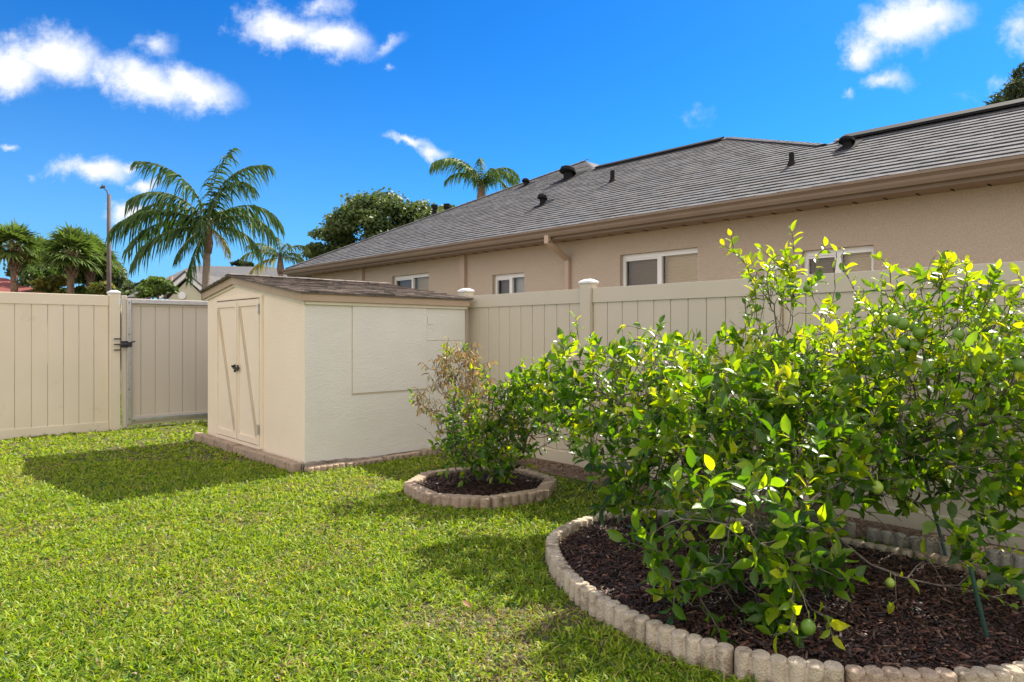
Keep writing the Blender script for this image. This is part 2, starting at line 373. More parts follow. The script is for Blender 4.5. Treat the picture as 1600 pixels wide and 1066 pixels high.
# ------------------------------------------------------------------ bed outlines (world xy)
def spline(P, n=12):
    P = np.array(P); m = len(P); out = []
    for i in range(m):
        a, b, c, d = P[i-1], P[i], P[(i+1) % m], P[(i+2) % m]
        for k in range(n):
            t = k/n; out.append(.5*((2*b)+(-a+c)*t+(2*a-5*b+4*c-d)*t*t+(-a+3*b-3*c+d)*t**3))
    return np.array(out)
BIG = spline([(.235, 4.00), (.30, 3.46), (.53, 2.98), (.84, 2.66), (1.24, 2.49), (1.86, 2.50), (2.33, 2.85), (2.50, 3.32), (2.36, 3.70), (2.08, 3.98), (1.55, 4.45), (.98, 4.72), (.60, 4.62), (.34, 4.32)])
SM_C = np.array([-.26, 5.74]); SM_R = .60
SMALL = np.array([SM_C+SM_R*np.array([math.cos(a), math.sin(a)]) for a in np.radians(np.arange(8)*45+10)])
def inset(P, d):
    c = P.mean(0); return c+(P-c)*(1-d/np.linalg.norm(P-c, axis=1, keepdims=True))

# ------------------------------------------------------------------ lawn
def lawn():
    parts = []
    def field(n, lo, hi, ln, wd, seed, keep=None):
        r = np.random.default_rng(seed)
        # sample so density per square metre falls off with distance
        D = lo+(hi-lo)*r.random(n)**1.0
        X = (r.random(n)*2-1)*(np.maximum(.80*D+.4, 3.0) if hi < 3 else .86*D+.6)
        P = np.stack([X, D], 1); tf = (np.arange(n)//5)*5; loc_ = r.normal(size=(n, 2)); P = P[tf]+loc_*.009; tz = np.arctan2(loc_[:, 1], loc_[:, 0])+.7*r.normal(size=n); tq = r.random(n)[tf]; nn, ww = nw(P[:, 0], P[:, 1])
        ok = (ww < 10.47) & (nn < 4.62) & ~((nn > 2.98) & (nn < 5.1) & (ww > 6.06) & (ww < 8.76))
        ok &= ~inpoly(P, inset(BIG, -.05)) & ~inpoly(P, inset(SMALL, -.05))
        pa = vnoise(P, 1.1, 3)*.6+vnoise(P, 3.1, 4)*.4; thin = np.clip((pa-.60)/.2, 0, 1)
        thin *= np.where(P[:, 0] < -1.2, .6, 1); thin = np.maximum(thin, np.clip((vnoise(P, 2.2, 9)-.70)/.15, 0, 1)*(P[:, 0] > -.9))
        ok &= r.random(n) > thin*.45
        ok &= ~((nn > 4.25) & (r.random(n) < .75*(nn-4.25)/.37))          # bare edge by the strip
        P = P[ok]; tz = tz[ok]; tq = tq[ok]; pa = pa[ok]; th = thin[ok]; m = len(P)
        az = tz; tilt = np.radians(15+55*r.random(m)**.9)
        Dr = np.stack([np.cos(az)*np.sin(tilt), np.sin(az)*np.sin(tilt), np.cos(tilt)], 1)
        s = np.stack([-np.sin(az), np.cos(az), np.zeros(m)], 1); s = unit(s+.5*r.normal(size=(m, 3)))
        L_ = ln*(.55+.9*r.random(m)); L_ *= (1-.3*th); Wd = wd*(.6+.8*r.random(m))
        O = np.concatenate([P, np.full((m, 1), .0)], 1)
        g0 = np.array([.165, .285, .012]); g1 = np.array([.335, .425, .020]); g2 = np.array([.40, .39, .08]); g3 = np.array([.065, .150, .012])
        q = np.clip(.45*pa+.3*r.random(m)+.3*tq, 0, 1)[:, None]; C = g0*(1-q)+g1*q
        k = r.random(m); C[k < .10+.12*th] = g2; C[(k > .80)] = g3
        C *= (.75+.5*r.random(m))[:, None]
        brown = r.random(m) < .018+.26*th; C[brown] = np.array([.34, .25, .13])*(.6+.6*r.random(brown.sum()))[:, None]
        parts.append(blades(O, Dr, s, L_, Wd, .25+.5*r.random(m), C, 3, 1.25))
    field(150000, 2.35, 4.4, .058, .0078, 11)
    field(70000, .2, 2.4, .058, .0085, 16)
    field(170000, 4.2, 7.0, .056, .0098, 12)
    field(150000, 6.8, 13.5, .058, .015, 13)
    V, T, C = cat(parts)
    tag(link('lawn_grass', npmesh('lawn_grass', V, T, C), 'grass'), 'short bright green grass covering the whole yard', 'grass', kind='stuff')
    # rough grass between the beds and the edging row
    r = np.random.default_rng(5); n = 9000
    w_ = 1.0+4.4*r.random(n); n_ = 3.7+.85*r.random(n); P = Wa(np.stack([n_, w_, np.zeros(n)], 1)); P = P[~inpoly(P[:, :2], inset(BIG, -.05))]; m = len(P)
    az = r.random(m)*6.28; tl = np.radians(15+50*r.random(m)); Dr = np.stack([np.cos(az)*np.sin(tl), np.sin(az)*np.sin(tl), np.cos(tl)], 1)
    C = np.array([.10, .17, .03])*(.5+.9*r.random(m))[:, None]
    V, T, C = blades(P, Dr, np.stack([-np.sin(az), np.cos(az), 0*az], 1), .05*(.5+r.random(m)), .007*(.6+.8*r.random(m)), .3+0*az, C, 3, 1.2)
    tag(link('rough_grass', npmesh('rough_grass', V, T, C), 'grass'), 'sparse dark grass between the large bed and the fence edging', 'grass', kind='stuff')
lawn()
def outer_grass():
    r = np.random.default_rng(15); n = 25000
    w_ = 10.6+6*r.random(n); n_ = -2+7*r.random(n); P = Wa(np.stack([n_, w_, np.zeros(n)], 1))
    az = r.random(n)*6.28; tl = np.radians(15+50*r.random(n)); Dr = np.stack([np.cos(az)*np.sin(tl), np.sin(az)*np.sin(tl), np.cos(tl)], 1)
    C = np.array([.17, .25, .03])*(.6+.7*r.random(n))[:, None]
    V, T, C = blades(P, Dr, np.stack([-np.sin(az), np.cos(az), 0*az], 1), .07*(.5+r.random(n)), .02*(.6+.8*r.random(n)), .3+0*az, C, 3, 1.2)
    tag(link('outer_grass', npmesh('outer_grass', V, T, C), 'grass'), 'sunlit grass beyond the gate seen under and beside it', 'grass', kind='stuff')
outer_grass()

# ------------------------------------------------------------------ beds: mulch, edging blocks
def mulch(poly, name, label, n, seed, z0, hump):
    P = inset(poly, .05); c = P.mean(0)
    rings = 6; V = [(c[0], c[1], z0+hump)]; F = []
    m = len(P)
    for k in range(1, rings+1):
        f = k/rings
        for p in P: q = c+(p-c)*f; V.append((q[0], q[1], z0+hump*(1-f*f)))
    for i in range(m): F.append((0, 1+i, 1+(i+1) % m))
    for k in range(rings-1):
        for i in range(m): F.append((1+k*m+i, 1+(k+1)*m+i, 1+(k+1)*m+(i+1) % m, 1+k*m+(i+1) % m))
    me = bpy.data.meshes.new('bed_soil'); me.from_pydata(V, [], F); tag(link('bed_soil', me, 'mulch_base'), kind='structure')
    r = np.random.default_rng(seed)
    mn, mx = P.min(0), P.max(0); Q = mn+(mx-mn)*r.random((n, 2)); Q = Q[inpoly(Q, P)]; k = len(Q)
    d = np.linalg.norm(Q-c, axis=1)/np.linalg.norm(P-c, axis=1).mean()
    O = np.concatenate([Q, (z0+hump*np.clip(1-d*d, 0, 1)+.004+.022*r.random(k))[:, None]], 1)
    az = r.random(k)*6.28; tl = (r.random(k)-.5)*.9
    D = np.stack([np.cos(az)*np.cos(tl), np.sin(az)*np.cos(tl), np.sin(tl)], 1)
    S = unit(np.cross(D, unit(np.array([0, 0, 1.])+.7*r.normal(size=(k, 3)))))
    U = np.cross(S, D)
    ln = .014+.062*r.random(k)**2.2; wd = .004+.011*r.random(k); th = .002+.003*r.random(k)
    cols = np.array([[.028, .011, .007], [.062, .023, .014], [.115, .045, .028], [.014, .007, .006], [.20, .11, .075]])
    C = .85*cols[r.choice(5, k, p=[.30, .27, .18, .17, .08])]*(.7+.6*r.random(k))[:, None]
    a, b, u = D*ln[:, None]*.5, S*wd[:, None]*.5, U*th[:, None]*.5
    Vv = np.stack([O-a-b*.6-u, O+a-b-u, O+a*.8+b-u, O-a+b-u, O-a*.9-b*.6+u, O+a-b*.5+u, O+a*.8+b*.7+u, O-a+b*.8+u], 1)
    F = np.array([(4, 5, 6, 7), (0, 1, 5, 4), (1, 2, 6, 5), (2, 3, 7, 6), (3, 0, 4, 7)])
    T = F[None]+(np.arange(k)*8)[:, None, None]
    tag(link(name, npmesh(name, Vv.reshape(-1, 3), T.reshape(-1, 4), np.repeat(C, 8, 0)), 'chip'), label, 'mulch', kind='stuff')
mulch(BIG, 'mulch', 'dark reddish brown bark mulch filling the large citrus bed', 26000, 21, .045, .05)
mulch(SMALL, 'mulch', 'dark bark mulch filling the small ring bed near the shed', 5000, 22, .03, .03)

ORD = ['first', 'second', 'third', 'fourth', 'fifth', 'sixth', 'seventh', 'eighth', 'ninth', 'tenth', 'eleventh', 'twelfth', 'thirteenth', 'fourteenth', 'fifteenth', 'sixteenth', 'seventeenth', 'eighteenth', 'nineteenth', 'twentieth']
def log_block(pts, tans, h, label, group, m, seed, r0=.034):
    """edging block made of joined upright logs standing at pts"""
    r = random.Random(seed); b = MB(world=True); n = 14
    o = pts[len(pts)//2]; org = (o[0], o[1], 0)
    for p, t in zip(pts, tans):
        nr = np.array([-t[1], t[0]]); hh = h*(1+r.uniform(-.02, .02)); V = []
        prof = [(-.04, 1), (hh-.010, 1.0), (hh-.004, .955), (hh-.001, .86), (hh, .55), (hh+.001, .0)]
        rs = r0*r.uniform(.98, 1.03)
        for z, f in prof[:-1]:
            for k in range(n):
                a = 2*math.pi*k/n; jt = 1+r.uniform(-.035, .035); q = p+t*math.cos(a)*rs*f*jt+nr*math.sin(a)*rs*1.15*f*jt
                V.append((q[0], q[1], z+r.uniform(-.0008, .0008)))
        V.append((p[0], p[1], hh+.001)); F = []
        for j in range(4):
            for k in range(n): F.append((j*n+k, j*n+(k+1) % n, (j+1)*n+(k+1) % n, (j+1)*n+k))
        for k in range(n): F.append((4*n+k, 4*n+(k+1) % n, 5*n))
        b.add(V, F)
    for i in range(len(pts)-1):
        p, q = pts[i], pts[i+1]; t = (q-p)/np.linalg.norm(q-p); nr = np.array([-t[1], t[0], 0])*(r0*.72)
        b.beam((*p, (h-.012)/2-.02), (*q, (h-.012)/2-.02), nr, (0, 0, (h-.012)/2+.018))
    ob = b.build('edging_block', m, smooth=False, origin=org)
    try:
        ob.data.shade_smooth(); 
        ob.data.polygons.foreach_set('use_smooth', [True]*len(ob.data.polygons))
    except Exception: pass
    return tag(ob, label, 'edging block', group)
def scallop_block(p, q, h, label, group, m, nsc=6, th=.075, seed=1, gap=.006, out=1, dz=0):
    """straight block with a wavy outer face and flat top"""
    p = np.array(p, float); q = np.array(q, float); L_ = np.linalg.norm(q-p); t = (q-p)/L_; nr = np.array([t[1], -t[0]])*out
    r = random.Random(seed); p = p+t*gap; L_ -= 2*gap; org = ((p[0]+q[0])/2, (p[1]+q[1])/2, 0)
    outer = []; inner = []; K = 6
    for i in range(nsc*K+1):
        s = i/(nsc*K); ph = (i % K)/K; w = .019*abs(math.sin(math.pi*(i/K)))**.55
        outer.append(p+t*L_*s+nr*(th/2+w)); inner.append(p+t*L_*s-nr*(th/2+w*.8))
    ring = outer+inner[::-1]; n = len(ring); c = (p+p+t*L_)/2; V = []
    for z, ins in ((-.04, 0), (h-.008, 0), (h-.002, .004), (h, .009)):
        for k, v in enumerate(ring):
            side = nr if k < len(outer) else -nr
            vv = v-side*ins
            if k in (0, n-1): vv = vv+t*ins
            if k in (len(outer)-1, len(outer)): vv = vv-t*ins
            V.append((vv[0], vv[1], z+dz+r.uniform(-.0012, .0012)))
    F = []
    for j in range(3):
        for k in range(n): F.append((j*n+k, j*n+(k+1) % n, (j+1)*n+(k+1) % n, (j+1)*n+k))
    m2 = len(outer)
    for i in range(m2-1): F.append((3*n+i, 3*n+i+1, 3*n+n-2-i, 3*n+n-1-i))
    b = MB(world=True); b.add(V, F)
    return tag(b.build('edging_block', m, origin=org), label, 'edging block', group)
def big_ring():
    P = np.vstack([BIG, BIG[:1]]); seg = np.linalg.norm(np.diff(P, axis=0), axis=1); cum = np.concatenate([[0], np.cumsum(seg)]); total = cum[-1]
    per = 6; nb = round(total/(.065*per)); n = nb*per; s = (np.arange(n)+.5)/n*total
    gapf = []
    pts = np.stack([np.interp(s, cum, P[:, 0]), np.interp(s, cum, P[:, 1])], 1)
    tan = np.roll(pts, -1, 0)-np.roll(pts, 1, 0); tan /= np.linalg.norm(tan, axis=1, keepdims=True)
    for i in range(nb):
        k = slice(i*per, (i+1)*per)
        pp = pts[k].copy(); mid = pp.mean(0); pp = mid+(pp-mid)*.975
        where = 'on the near rim' if i < nb*.45 else ('on the right side' if i < nb*.6 else 'on the far rim')
        log_block(pp, tan[k], .102+random.uniform(-.004, .004), 'log edging block %s of the large bed, %s from its leftmost point' % (where, ORD[i] if i < 20 else 'last'),
                  'edging blocks round the large bed', random.choice(['edge', 'edge', 'edge_grey', 'edge_pink']), i)
big_ring()
SMN = ['right end, facing the tall citrus', 'back right, nearest the fence', 'back, behind the brown leaves', 'back left, facing the shed wall', 'left end', 'front left corner facing the lawn', 'front middle facing the lawn', 'front right corner']
for i in range(8):
    scallop_block(SMALL[i], SMALL[(i+1) % 8], .085+random.uniform(-.006, .004), 'pinkish scalloped edging block of the small bed, %s' % SMN[i], 'edging blocks round the small bed', 'edge_pink', 6, .075, i, .004, 1)
# row in front of the fence
for i, (w0, w1, dz) in enumerate([(.62, .98, 0), (1.15, 1.62, -.01), (1.68, 2.1, 0)]):
    k = 6; n0 = 4.60; pts = np.array([W(n0, w0+(w1-w0)*(j+.5)/k)[:2] for j in range(k)]); t = np.array([-UY, UX])
    lab = ['grey edging block near the gravel at the right edge of the photo', 'grey edging block beside the gravel under the right branches', 'grey log edging block with dark gaps seen under the large citrus',
           'edging block in the strip behind the left branches of the large citrus', 'edging block in front of the fence, behind the gap between both citrus beds', 'edging block in front of the fence, behind the small bed'][i]
    log_block(pts, np.array([t]*k), .10+dz, lab, 'edging blocks along the fence', 'edge_grey', 50+i, .031 if i < 3 else .033)

# ------------------------------------------------------------------ fences
def boards(b, n_or_w, fixed, a0, a1, z0, z1, pitch, th, axis, skip=None):
    k = max(1, round((a1-a0)/pitch)); p = (a1-a0)/k
    for i in range(k):
        x0, x1 = a0+i*p+.0025, a0+(i+1)*p-.0025; e = .004
        # board with chamfered edges on the visible side
        if axis == 'w':
            V = [(fixed, x0+e, z0), (fixed, x1-e, z0), (fixed+e, x1, z0), (fixed+th, x1, z0), (fixed+th, x0, z0), (fixed+e, x0, z0)]
            P = V+[(v[0], v[1], z1) for v in V]
            b.add(P, [(0, 6, 7, 1), (1, 7, 8, 2), (2, 8, 9, 3), (3, 9, 10, 4), (4, 10, 11, 5), (5, 11, 6, 0)])
        else:
            V = [(x0+e, fixed, z0), (x1-e, fixed, z0), (x1, fixed+e, z0), (x1, fixed+th, z0), (x0, fixed+th, z0), (x0, fixed+e, z0)]
            P = V+[(v[0], v[1], z1) for v in V]
            b.add(P, [(0, 1, 7, 6), (1, 2, 8, 7), (2, 3, 9, 8), (3, 4, 10, 9), (4, 5, 11, 10), (5, 0, 6, 11)])
def post(root, n, w, h, s=.0635, m='vinyl'):
    b = MB(); b.box((n-s, w-s, -.05), (n+s, w+s, h), bev=.006); po = b.build('post', m, root)
    c = MB(); c.box((n-s-.008, w-s-.008, h-.001), (n+s+.008, w+s+.008, h+.018))
    e = s+.008; V = [(n-e, w-e, h+.018), (n+e, w-e, h+.018), (n+e, w+e, h+.018), (n-e, w+e, h+.018)]+[(n-.03, w-.03, h+.042), (n+.03, w-.03, h+.042), (n+.03, w+.03, h+.042), (n-.03, w+.03, h+.042)]
    c.add(V, [(0, 1, 5, 4), (1, 2, 6, 5), (2, 3, 7, 6), (3, 0, 4, 7), (4, 5, 6, 7)])
    c.build('post_cap', 'white', po)
def fence_right():
    root = empty('vinyl_fence', W(5.132, 4.373), 'long shaded beige vinyl privacy fence running behind both citrus trees', 'fence')
    ws = [-3.2, -1.3, .58, 2.476, 4.373, 6.27, 8.3, 10.51]; top = 1.76; n = 5.132
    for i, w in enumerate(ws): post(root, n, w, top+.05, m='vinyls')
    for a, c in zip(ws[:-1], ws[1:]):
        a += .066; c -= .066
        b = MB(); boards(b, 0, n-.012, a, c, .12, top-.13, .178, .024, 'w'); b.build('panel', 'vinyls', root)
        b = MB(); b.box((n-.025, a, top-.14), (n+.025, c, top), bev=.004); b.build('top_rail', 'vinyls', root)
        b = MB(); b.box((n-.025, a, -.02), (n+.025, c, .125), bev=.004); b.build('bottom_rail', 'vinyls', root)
fence_right()
def fence_left():
    root = empty('vinyl_fence', W(2.41, 10.51), 'sunlit looking beige vinyl privacy fence left of the gate', 'fence')
    ns = [-4.6, -2.2, .2, 2.41]; top = 1.835; w = 10.51
    for i, n in enumerate(ns): post(root, n, w, top+.03)
    for a, c in zip(ns[:-1], ns[1:]):
        a += .066; c -= .066
        b = MB(); boards(b, 0, w-.012, a, c, .12, top-.13, .168, .024, 'n'); b.build('panel', 'vinyl', root)
        b = MB(); b.box((a, w-.025, top-.14), (c, w+.025, top), bev=.004); b.build('top_rail', 'vinyl', root)
        b = MB(); b.box((a, w-.025, -.02), (c, w+.025, .125), bev=.004); b.build('bottom_rail', 'vinyl', root)
    root = empty('vinyl_fence', W(4.55, 10.51), 'short beige vinyl fence between the gate and the corner, mostly behind the shed', 'fence')
    a, c = 4.2, 5.06; post(root, 4.13, w, top+.03)
    b = MB(); boards(b, 0, w-.012, a, c, .12, top-.13, .168, .024, 'n'); b.build('panel', 'vinyl', root)
    b = MB(); b.box((a, w-.025, top-.14), (c, w+.025, top), bev=.004); b.build('top_rail', 'vinyl', root)
    b = MB(); b.box((a, w-.025, -.02), (c, w+.025, .125), bev=.004); b.build('bottom_rail', 'vinyl', root)
fence_left()
def gate():
    w = 10.49; a, c = 2.503, 4.02
    root = empty('vinyl_gate', W(a, w), 'beige vinyl gate with silver metal frame between fence and shed', 'gate')
    b = MB(); boards(b, 0, w-.012, a+.05, c, .17, 1.71, .178, .024, 'n'); b.build('panel', 'vinylg', root)
    b = MB(); b.box((a, w-.03, .03), (a+.055, w+.03, 1.84), bev=.004); b.build('stile', 'vinylg', root)
    b = MB(); b.box((a+.06, w-.024, 1.70), (c, w+.024, 1.80), bev=.003); b.build('top_rail', 'vinylg', root)
    b = MB(); b.box((a+.06, w-.024, .05), (c, w+.024, .18), bev=.003); b.build('bottom_rail', 'vinylg', root)
    b = MB()
    b.box((a+.045, w-.075, .07), (a+.10, w-.032, 1.79), bev=.004)
    b.box((a+.103, w-.073, 1.735), (c, w-.032, 1.792), bev=.004); b.box((a+.103, w-.073, .105), (c, w-.032, .15), bev=.004)
    b.box((c-.05, w-.078, .07), (c, w-.034, 1.73), bev=.004)
    b.build('metal_frame', 'alu', root)
    b = MB()
    for z, n0 in ((.14, a+.07), (.55, a+.07), (1.3, a+.07), (1.74, a+.07), (.12, a+.13)): b = MB(); b.tube([(n0, w-.077, z), (n0, w-.083, z)], .008, 8); b.build('screw', 'black', root)
    b = MB(); z = 1.17
    b.box((a-.03, w-.09, z-.045), (a+.055, w-.079, z+.045)); b.tube([(a-.05, w-.095, z), (a+.09, w-.095, z)], .012, 8)
    b.box((a+.055, w-.105, z-.035), (a+.10, w-.084, z+.03)); b.tube([(a+.09, w-.1, z+.03), (a+.13, w-.13, z+.04)], .01, 6)
    for dz in (-.075, 0, .075): b.box((a-.115, w-.083, z+dz-.008), (a-.03, w-.071, z+dz+.008))
    b.build('latch', 'black', root)
gate()

# ------------------------------------------------------------------ shed
def shed():
    n0, n1, w0, w1 = 3.02, 4.99, 6.12, 8.70; zr = 1.915; wr = w1-.345*(w1-w0); zl = 1.785; zt = 1.665
    sl = (zr-zt)/(wr-w0)
    root = empty('garden_shed', W((n0+n1)/2, (w0+w1)/2), 'small cream garden shed with double doors and a low brown shingle roof', 'shed')
    # front gable wall and back, side walls
    b = MB(); g = [(w0, .03), (w1, .03), (w1, zl), (wr, zr), (w0, zt)]
    for nn, th in ((n0, .05), (n1-.05, .05)): b.slab([(nn, w, z) for w, z in g], (th, 0, 0))
    b.box((n0+.05, w1-.05, .03), (n1-.05, w1, zl)); b.build('wall', 'shed_door', root)
    b = MB(); b.box((n0+.002, w0-.004, .05), (n1, w0+.04, zt-.01)); b.build('wall', 'shed_panel', root)['label'] = 'rough grey-cream side wall facing the beds'
    b = MB(); p = 3.53; q = 4.44; b.box((p, w0-.014, .715), (q, w0-.004, 1.597))
    b.box((q-.004, w0-.016, 1.38), (q+.002, w0-.004, 1.58)); b.build('side_panel', 'shed_panel', root)
    b = MB(); b.box((p-.006, w0-.010, .707), (p-.0005, w0-.0045, 1.60)); b.box((p-.006, w0-.010, .700), (q, w0-.0045, .7145)); 
    b.box((q+.0005, w0-.008, .72), (q+.004, w0-.0045, 1.60)); b.box((q+.005, w0-.007, 1.24), (n1-.02, w0-.0045, 1.244)); b.build('panel_joint', 'brace', root)
    b = MB(); b.box((q+.02, w0-.011, 1.42), (q+.09, w0-.0045, 1.51)); b.build('outlet_cover', 'shed_panel', root)
    # cream trim and fascia under the eaves
    b = MB(); b.box((n0-.02, w0-.03, 1.598), (n1+.02, w0-.005, 1.628)); b.build('eave_trim', 'trim_cream', root)
    b = MB(); b.box((n0-.045, w0-.055, 1.63), (n1+.03, w0-.031, 1.70)); b.box((n0-.045, w1+.02, 1.75), (n1+.03, w1+.045, 1.83)); b.build('fascia', 'fascia', root)
    def rake(za, th, off, nn, hh, name, m, cut=None):
        b = MB()
        segs = [((w0-off, zt-sl*off), (wr, zr)), ((wr, zr), (w1+off, zl-sl*off))]
        if cut: segs = [((w0-off, zt-sl*off), (wr-cut, zr-sl*cut)), ((wr-cut+.004, zr-sl*(cut-.004)), (wr, zr)), ((wr, zr), (w1+off, zl-sl*off))]
        for (a, za1), (c, zc1) in segs:
            P = [(nn, a, za1+za), (nn, c, zc1+za), (nn, c, zc1+za+hh), (nn, a, za1+za+hh)]; b.slab(P, (th, 0, 0))
        b.build(name, m, root)
    rake(-.035, .022, .05, n0-.045, .078, 'rake_board', 'fascia', .42)
    rake(-.062, .018, .03, n0-.0195, .027, 'rake_trim', 'trim_cream')
    # roof deck
    b = MB(); o = .075; z1 = .045
    for (a, za, c, zc) in ((w0-o, zt-sl*o, wr, zr), (wr, zr, w1+o, zl-sl*o)):
        b.slab([(n0-.08, a, za+z1), (n1+.06, a, za+z1), (n1+.06, c, zc+z1), (n0-.08, c, zc+z1)], (0, 0, .012))
    rf = b.build('roof', 'shed_shingle', root, attr=True)
    # real shingle tabs
    b = MB(); r = random.Random(3); ex = .125
    L_ = wr-w0+o; k = int(L_/ex)+1
    for i in range(k):
        a = w0-o-.01+i*ex; c = min(a+ex+.03, wr); za = zt+sl*(a-w0)+z1+.014; zc = zt+sl*(c-w0)+z1+.016; x = n0-.09-r.uniform(0, .1)
        while x < n1+.06:
            x2 = min(x+r.choice([.09, .13, .17, .22]), n1+.07); lift = r.choice([.007, .010, .018]); g_ = r.uniform(.5, 1.5); dw = r.uniform(-.008, .008); x0 = max(x, n0-.09)
            if x2 > x0+.01:
                P = [(x0, a+dw, za), (x2-.004, a+dw, za), (x2-.004, c, zc-.012), (x0, c, zc-.012)]
                b.slab(P, (0, 0, lift), (g_, g_*.97, g_*.93))
            x = x2
    k = int((w1+o-wr)/ex)+1
    for i in range(k):
        a = w1+o+.01-i*ex; c = max(a-ex-.03, wr); za = zl-sl*(a-w1)+z1+.014; zc = zl-sl*(c-w1)+z1+.004; x = n0-.09
        while x < n1+.06:
            x2 = min(x+r.choice([.13, .17, .22]), n1+.07); g_ = r.uniform(.55, 1.4)
            b.slab([(x, a, za), (x2-.004, a, za), (x2-.004, c, zc), (x, c, zc)], (0, 0, .011), (g_, g_, g_)); x = x2
    x = n0-.09
    while x < n1+.05:
        x2 = min(x+.16, n1+.07); g_ = r.uniform(.7, 1.5)
        for s_ in (-1, 1):
            b.slab([(x, wr, zr+z1+.028), (x2-.004, wr, zr+z1+.028+.003), (x2-.004, wr+s_*.10, zr+z1+.028-.013), (x, wr+s_*.10, zr+z1+.028-.016)], (0, 0, .009), (g_, g_, g_))
        x = x2
    b.build('shingle_courses', 'shed_shingle', rf, attr=True)
    # doors
    mid = 7.71
    for (a, c, nm) in ((7.115, mid-.008, 1), (mid+.008, 8.34, 0)):
        b = MB(); b.box((n0-.012, a, .13), (n0-.001, c, 1.69)); d = b.build('door', 'shed_door', root)
        b = MB(); t = .055
        b.box((n0-.028, a, .13), (n0-.0125, a+t, 1.69)); b.box((n0-.028, c-t*.55, .13), (n0-.0125, c, 1.69))
        b.box((n0-.026, a+t+.001, 1.62), (n0-.0125, c-t*.55-.001, 1.688)); b.box((n0-.026, a+t+.001, .132), (n0-.0125, c-t*.55-.001, .20)); b.build('door_rail', 'shed_door', d)
        b = MB(); p = np.array((n0-.018, c-t*.55-.02, 1.60)); q = np.array((n0-.018, a+t+.02, .22)); dd = (q-p)/np.linalg.norm(q-p); s_ = np.cross(dd, (1, 0, 0))
        b.beam(p, q, s_*.018, (.011, 0, 0)); b.build('door_brace', 'brace', d)
        # fine vertical grooves
        if nm == 1:
            for z in (.30, 1.58):
                b = MB(); b.box((n0-.036, a-.015, z-.05), (n0-.029, a+.012, z+.05)); b.tube([(n0-.04, a-.002, z-.055), (n0-.04, a-.002, z+.055)], .007, 8)
                b.build('hinge', 'alu', d)
    b = MB(); b.box((n0-.022, 7.06, .10), (n0-.001, 7.108, 1.701)); b.box((n0-.022, 8.348, .10), (n0-.001, 8.38, 1.701)); b.box((n0-.022, 7.06, 1.702), (n0-.001, 8.38, 1.725)); b.box((n0-.02, 7.11, .085), (n0-.001, 8.346, .122))
    b.build('door_frame', 'shed_door', root)
    b = MB(); b.box((n0-.006, 7.109, .123), (n0-.0008, 8.347, 1.7015)); b.build('door_gap_dark', 'band', root)  # dark sheet standing in for the shadow inside the door gaps
    b = MB(); z = .93
    b.box((n0-.045, mid-.075, z-.012), (n0-.029, mid+.085, z+.012)); b.box((n0-.04, mid+.03, z-.035), (n0-.0285, mid+.06, z+.04)); b.box((n0-.04, mid-.05, z-.03), (n0-.0285, mid-.025, z+.035))
    b.tube([(n0-.05, mid-.005, z-.01), (n0-.055, mid-.005, z-.045)], .014, 8); b.tube([(n0-.045, mid+.045, z+.02), (n0-.07, mid+.045, z+.02)], .012, 8)
    b.build('latch', 'black', root)
    # broken slab under the shed
    b = MB(); r = random.Random(5); x = n0-.03; V = []; 
    ns = 40; P = []
    for i in range(ns+1):
        t = i/ns; P.append((n0-.02+(n1-n0+.05)*t, w0-.03-.012*r.random(), .05+.012*r.random()+.022*math.sin(t*7+1)))
    for i in range(ns):
        a, c = P[i], P[i+1]
        b.add([(a[0], a[1], -.03), (c[0], c[1], -.03), (c[0], c[1], c[2]), (a[0], a[1], a[2]), (a[0], w0+.05, a[2]+.01), (c[0], w0+.05, c[2]+.01)], [(0, 1, 2, 3), (3, 2, 5, 4)])
    P = []
    for i in range(ns+1):
        t = i/ns; P.append((n0-.03-.008*r.random(), w0-.03+(w1-w0+.05)*t, .055+.008*r.random()))
    for i in range(ns):
        a, c = P[i], P[i+1]
        b.add([(a[0], a[1], -.03), (c[0], c[1], -.03), (c[0], c[1], c[2]), (a[0], a[1], a[2]), (n0+.05, a[1], a[2]+.01), (n0+.05, c[1], c[2]+.01)], [(3, 2, 1, 0), (4, 5, 2, 3)])
    b.build('base_slab', 'base_conc', root)
shed()
for i, (a, c, nn) in enumerate([(8.84, 7.62, 2.95), (7.57, 6.10, 2.943)]):
    nb = 3
    for j in range(nb):
        x0 = a+(c-a)*j/nb; x1 = a+(c-a)*(j+1)/nb; k = i*nb+j
        scallop_block(W(nn+random.uniform(-.008, .008), x0)[:2], W(nn+random.uniform(-.008, .008), x1)[:2], .088+random.uniform(-.008, .008),
            'pinkish scalloped edging block before the shed doors, %s from the gate end' % ORD[k], 'edging blocks in front of the shed', 'edge_pink', 6, .07, 90+k, .004, 1)
for i, (a, c, h) in enumerate([(2.98, 3.38, .055), (3.40, 3.82, .045), (3.85, 4.27, .055), (4.29, 4.71, .07), (4.73, 5.05, .075)]):
    nj = 6.02+random.uniform(-.008, .008)
    scallop_block(W(a, nj)[:2], W(c, nj)[:2], h, 'dirty low edging block along the shed side wall, %s from the near corner' % ORD[i], 'edging blocks along the shed side wall', 'edge_pink', 6, .07, 70+i, .005, 1)

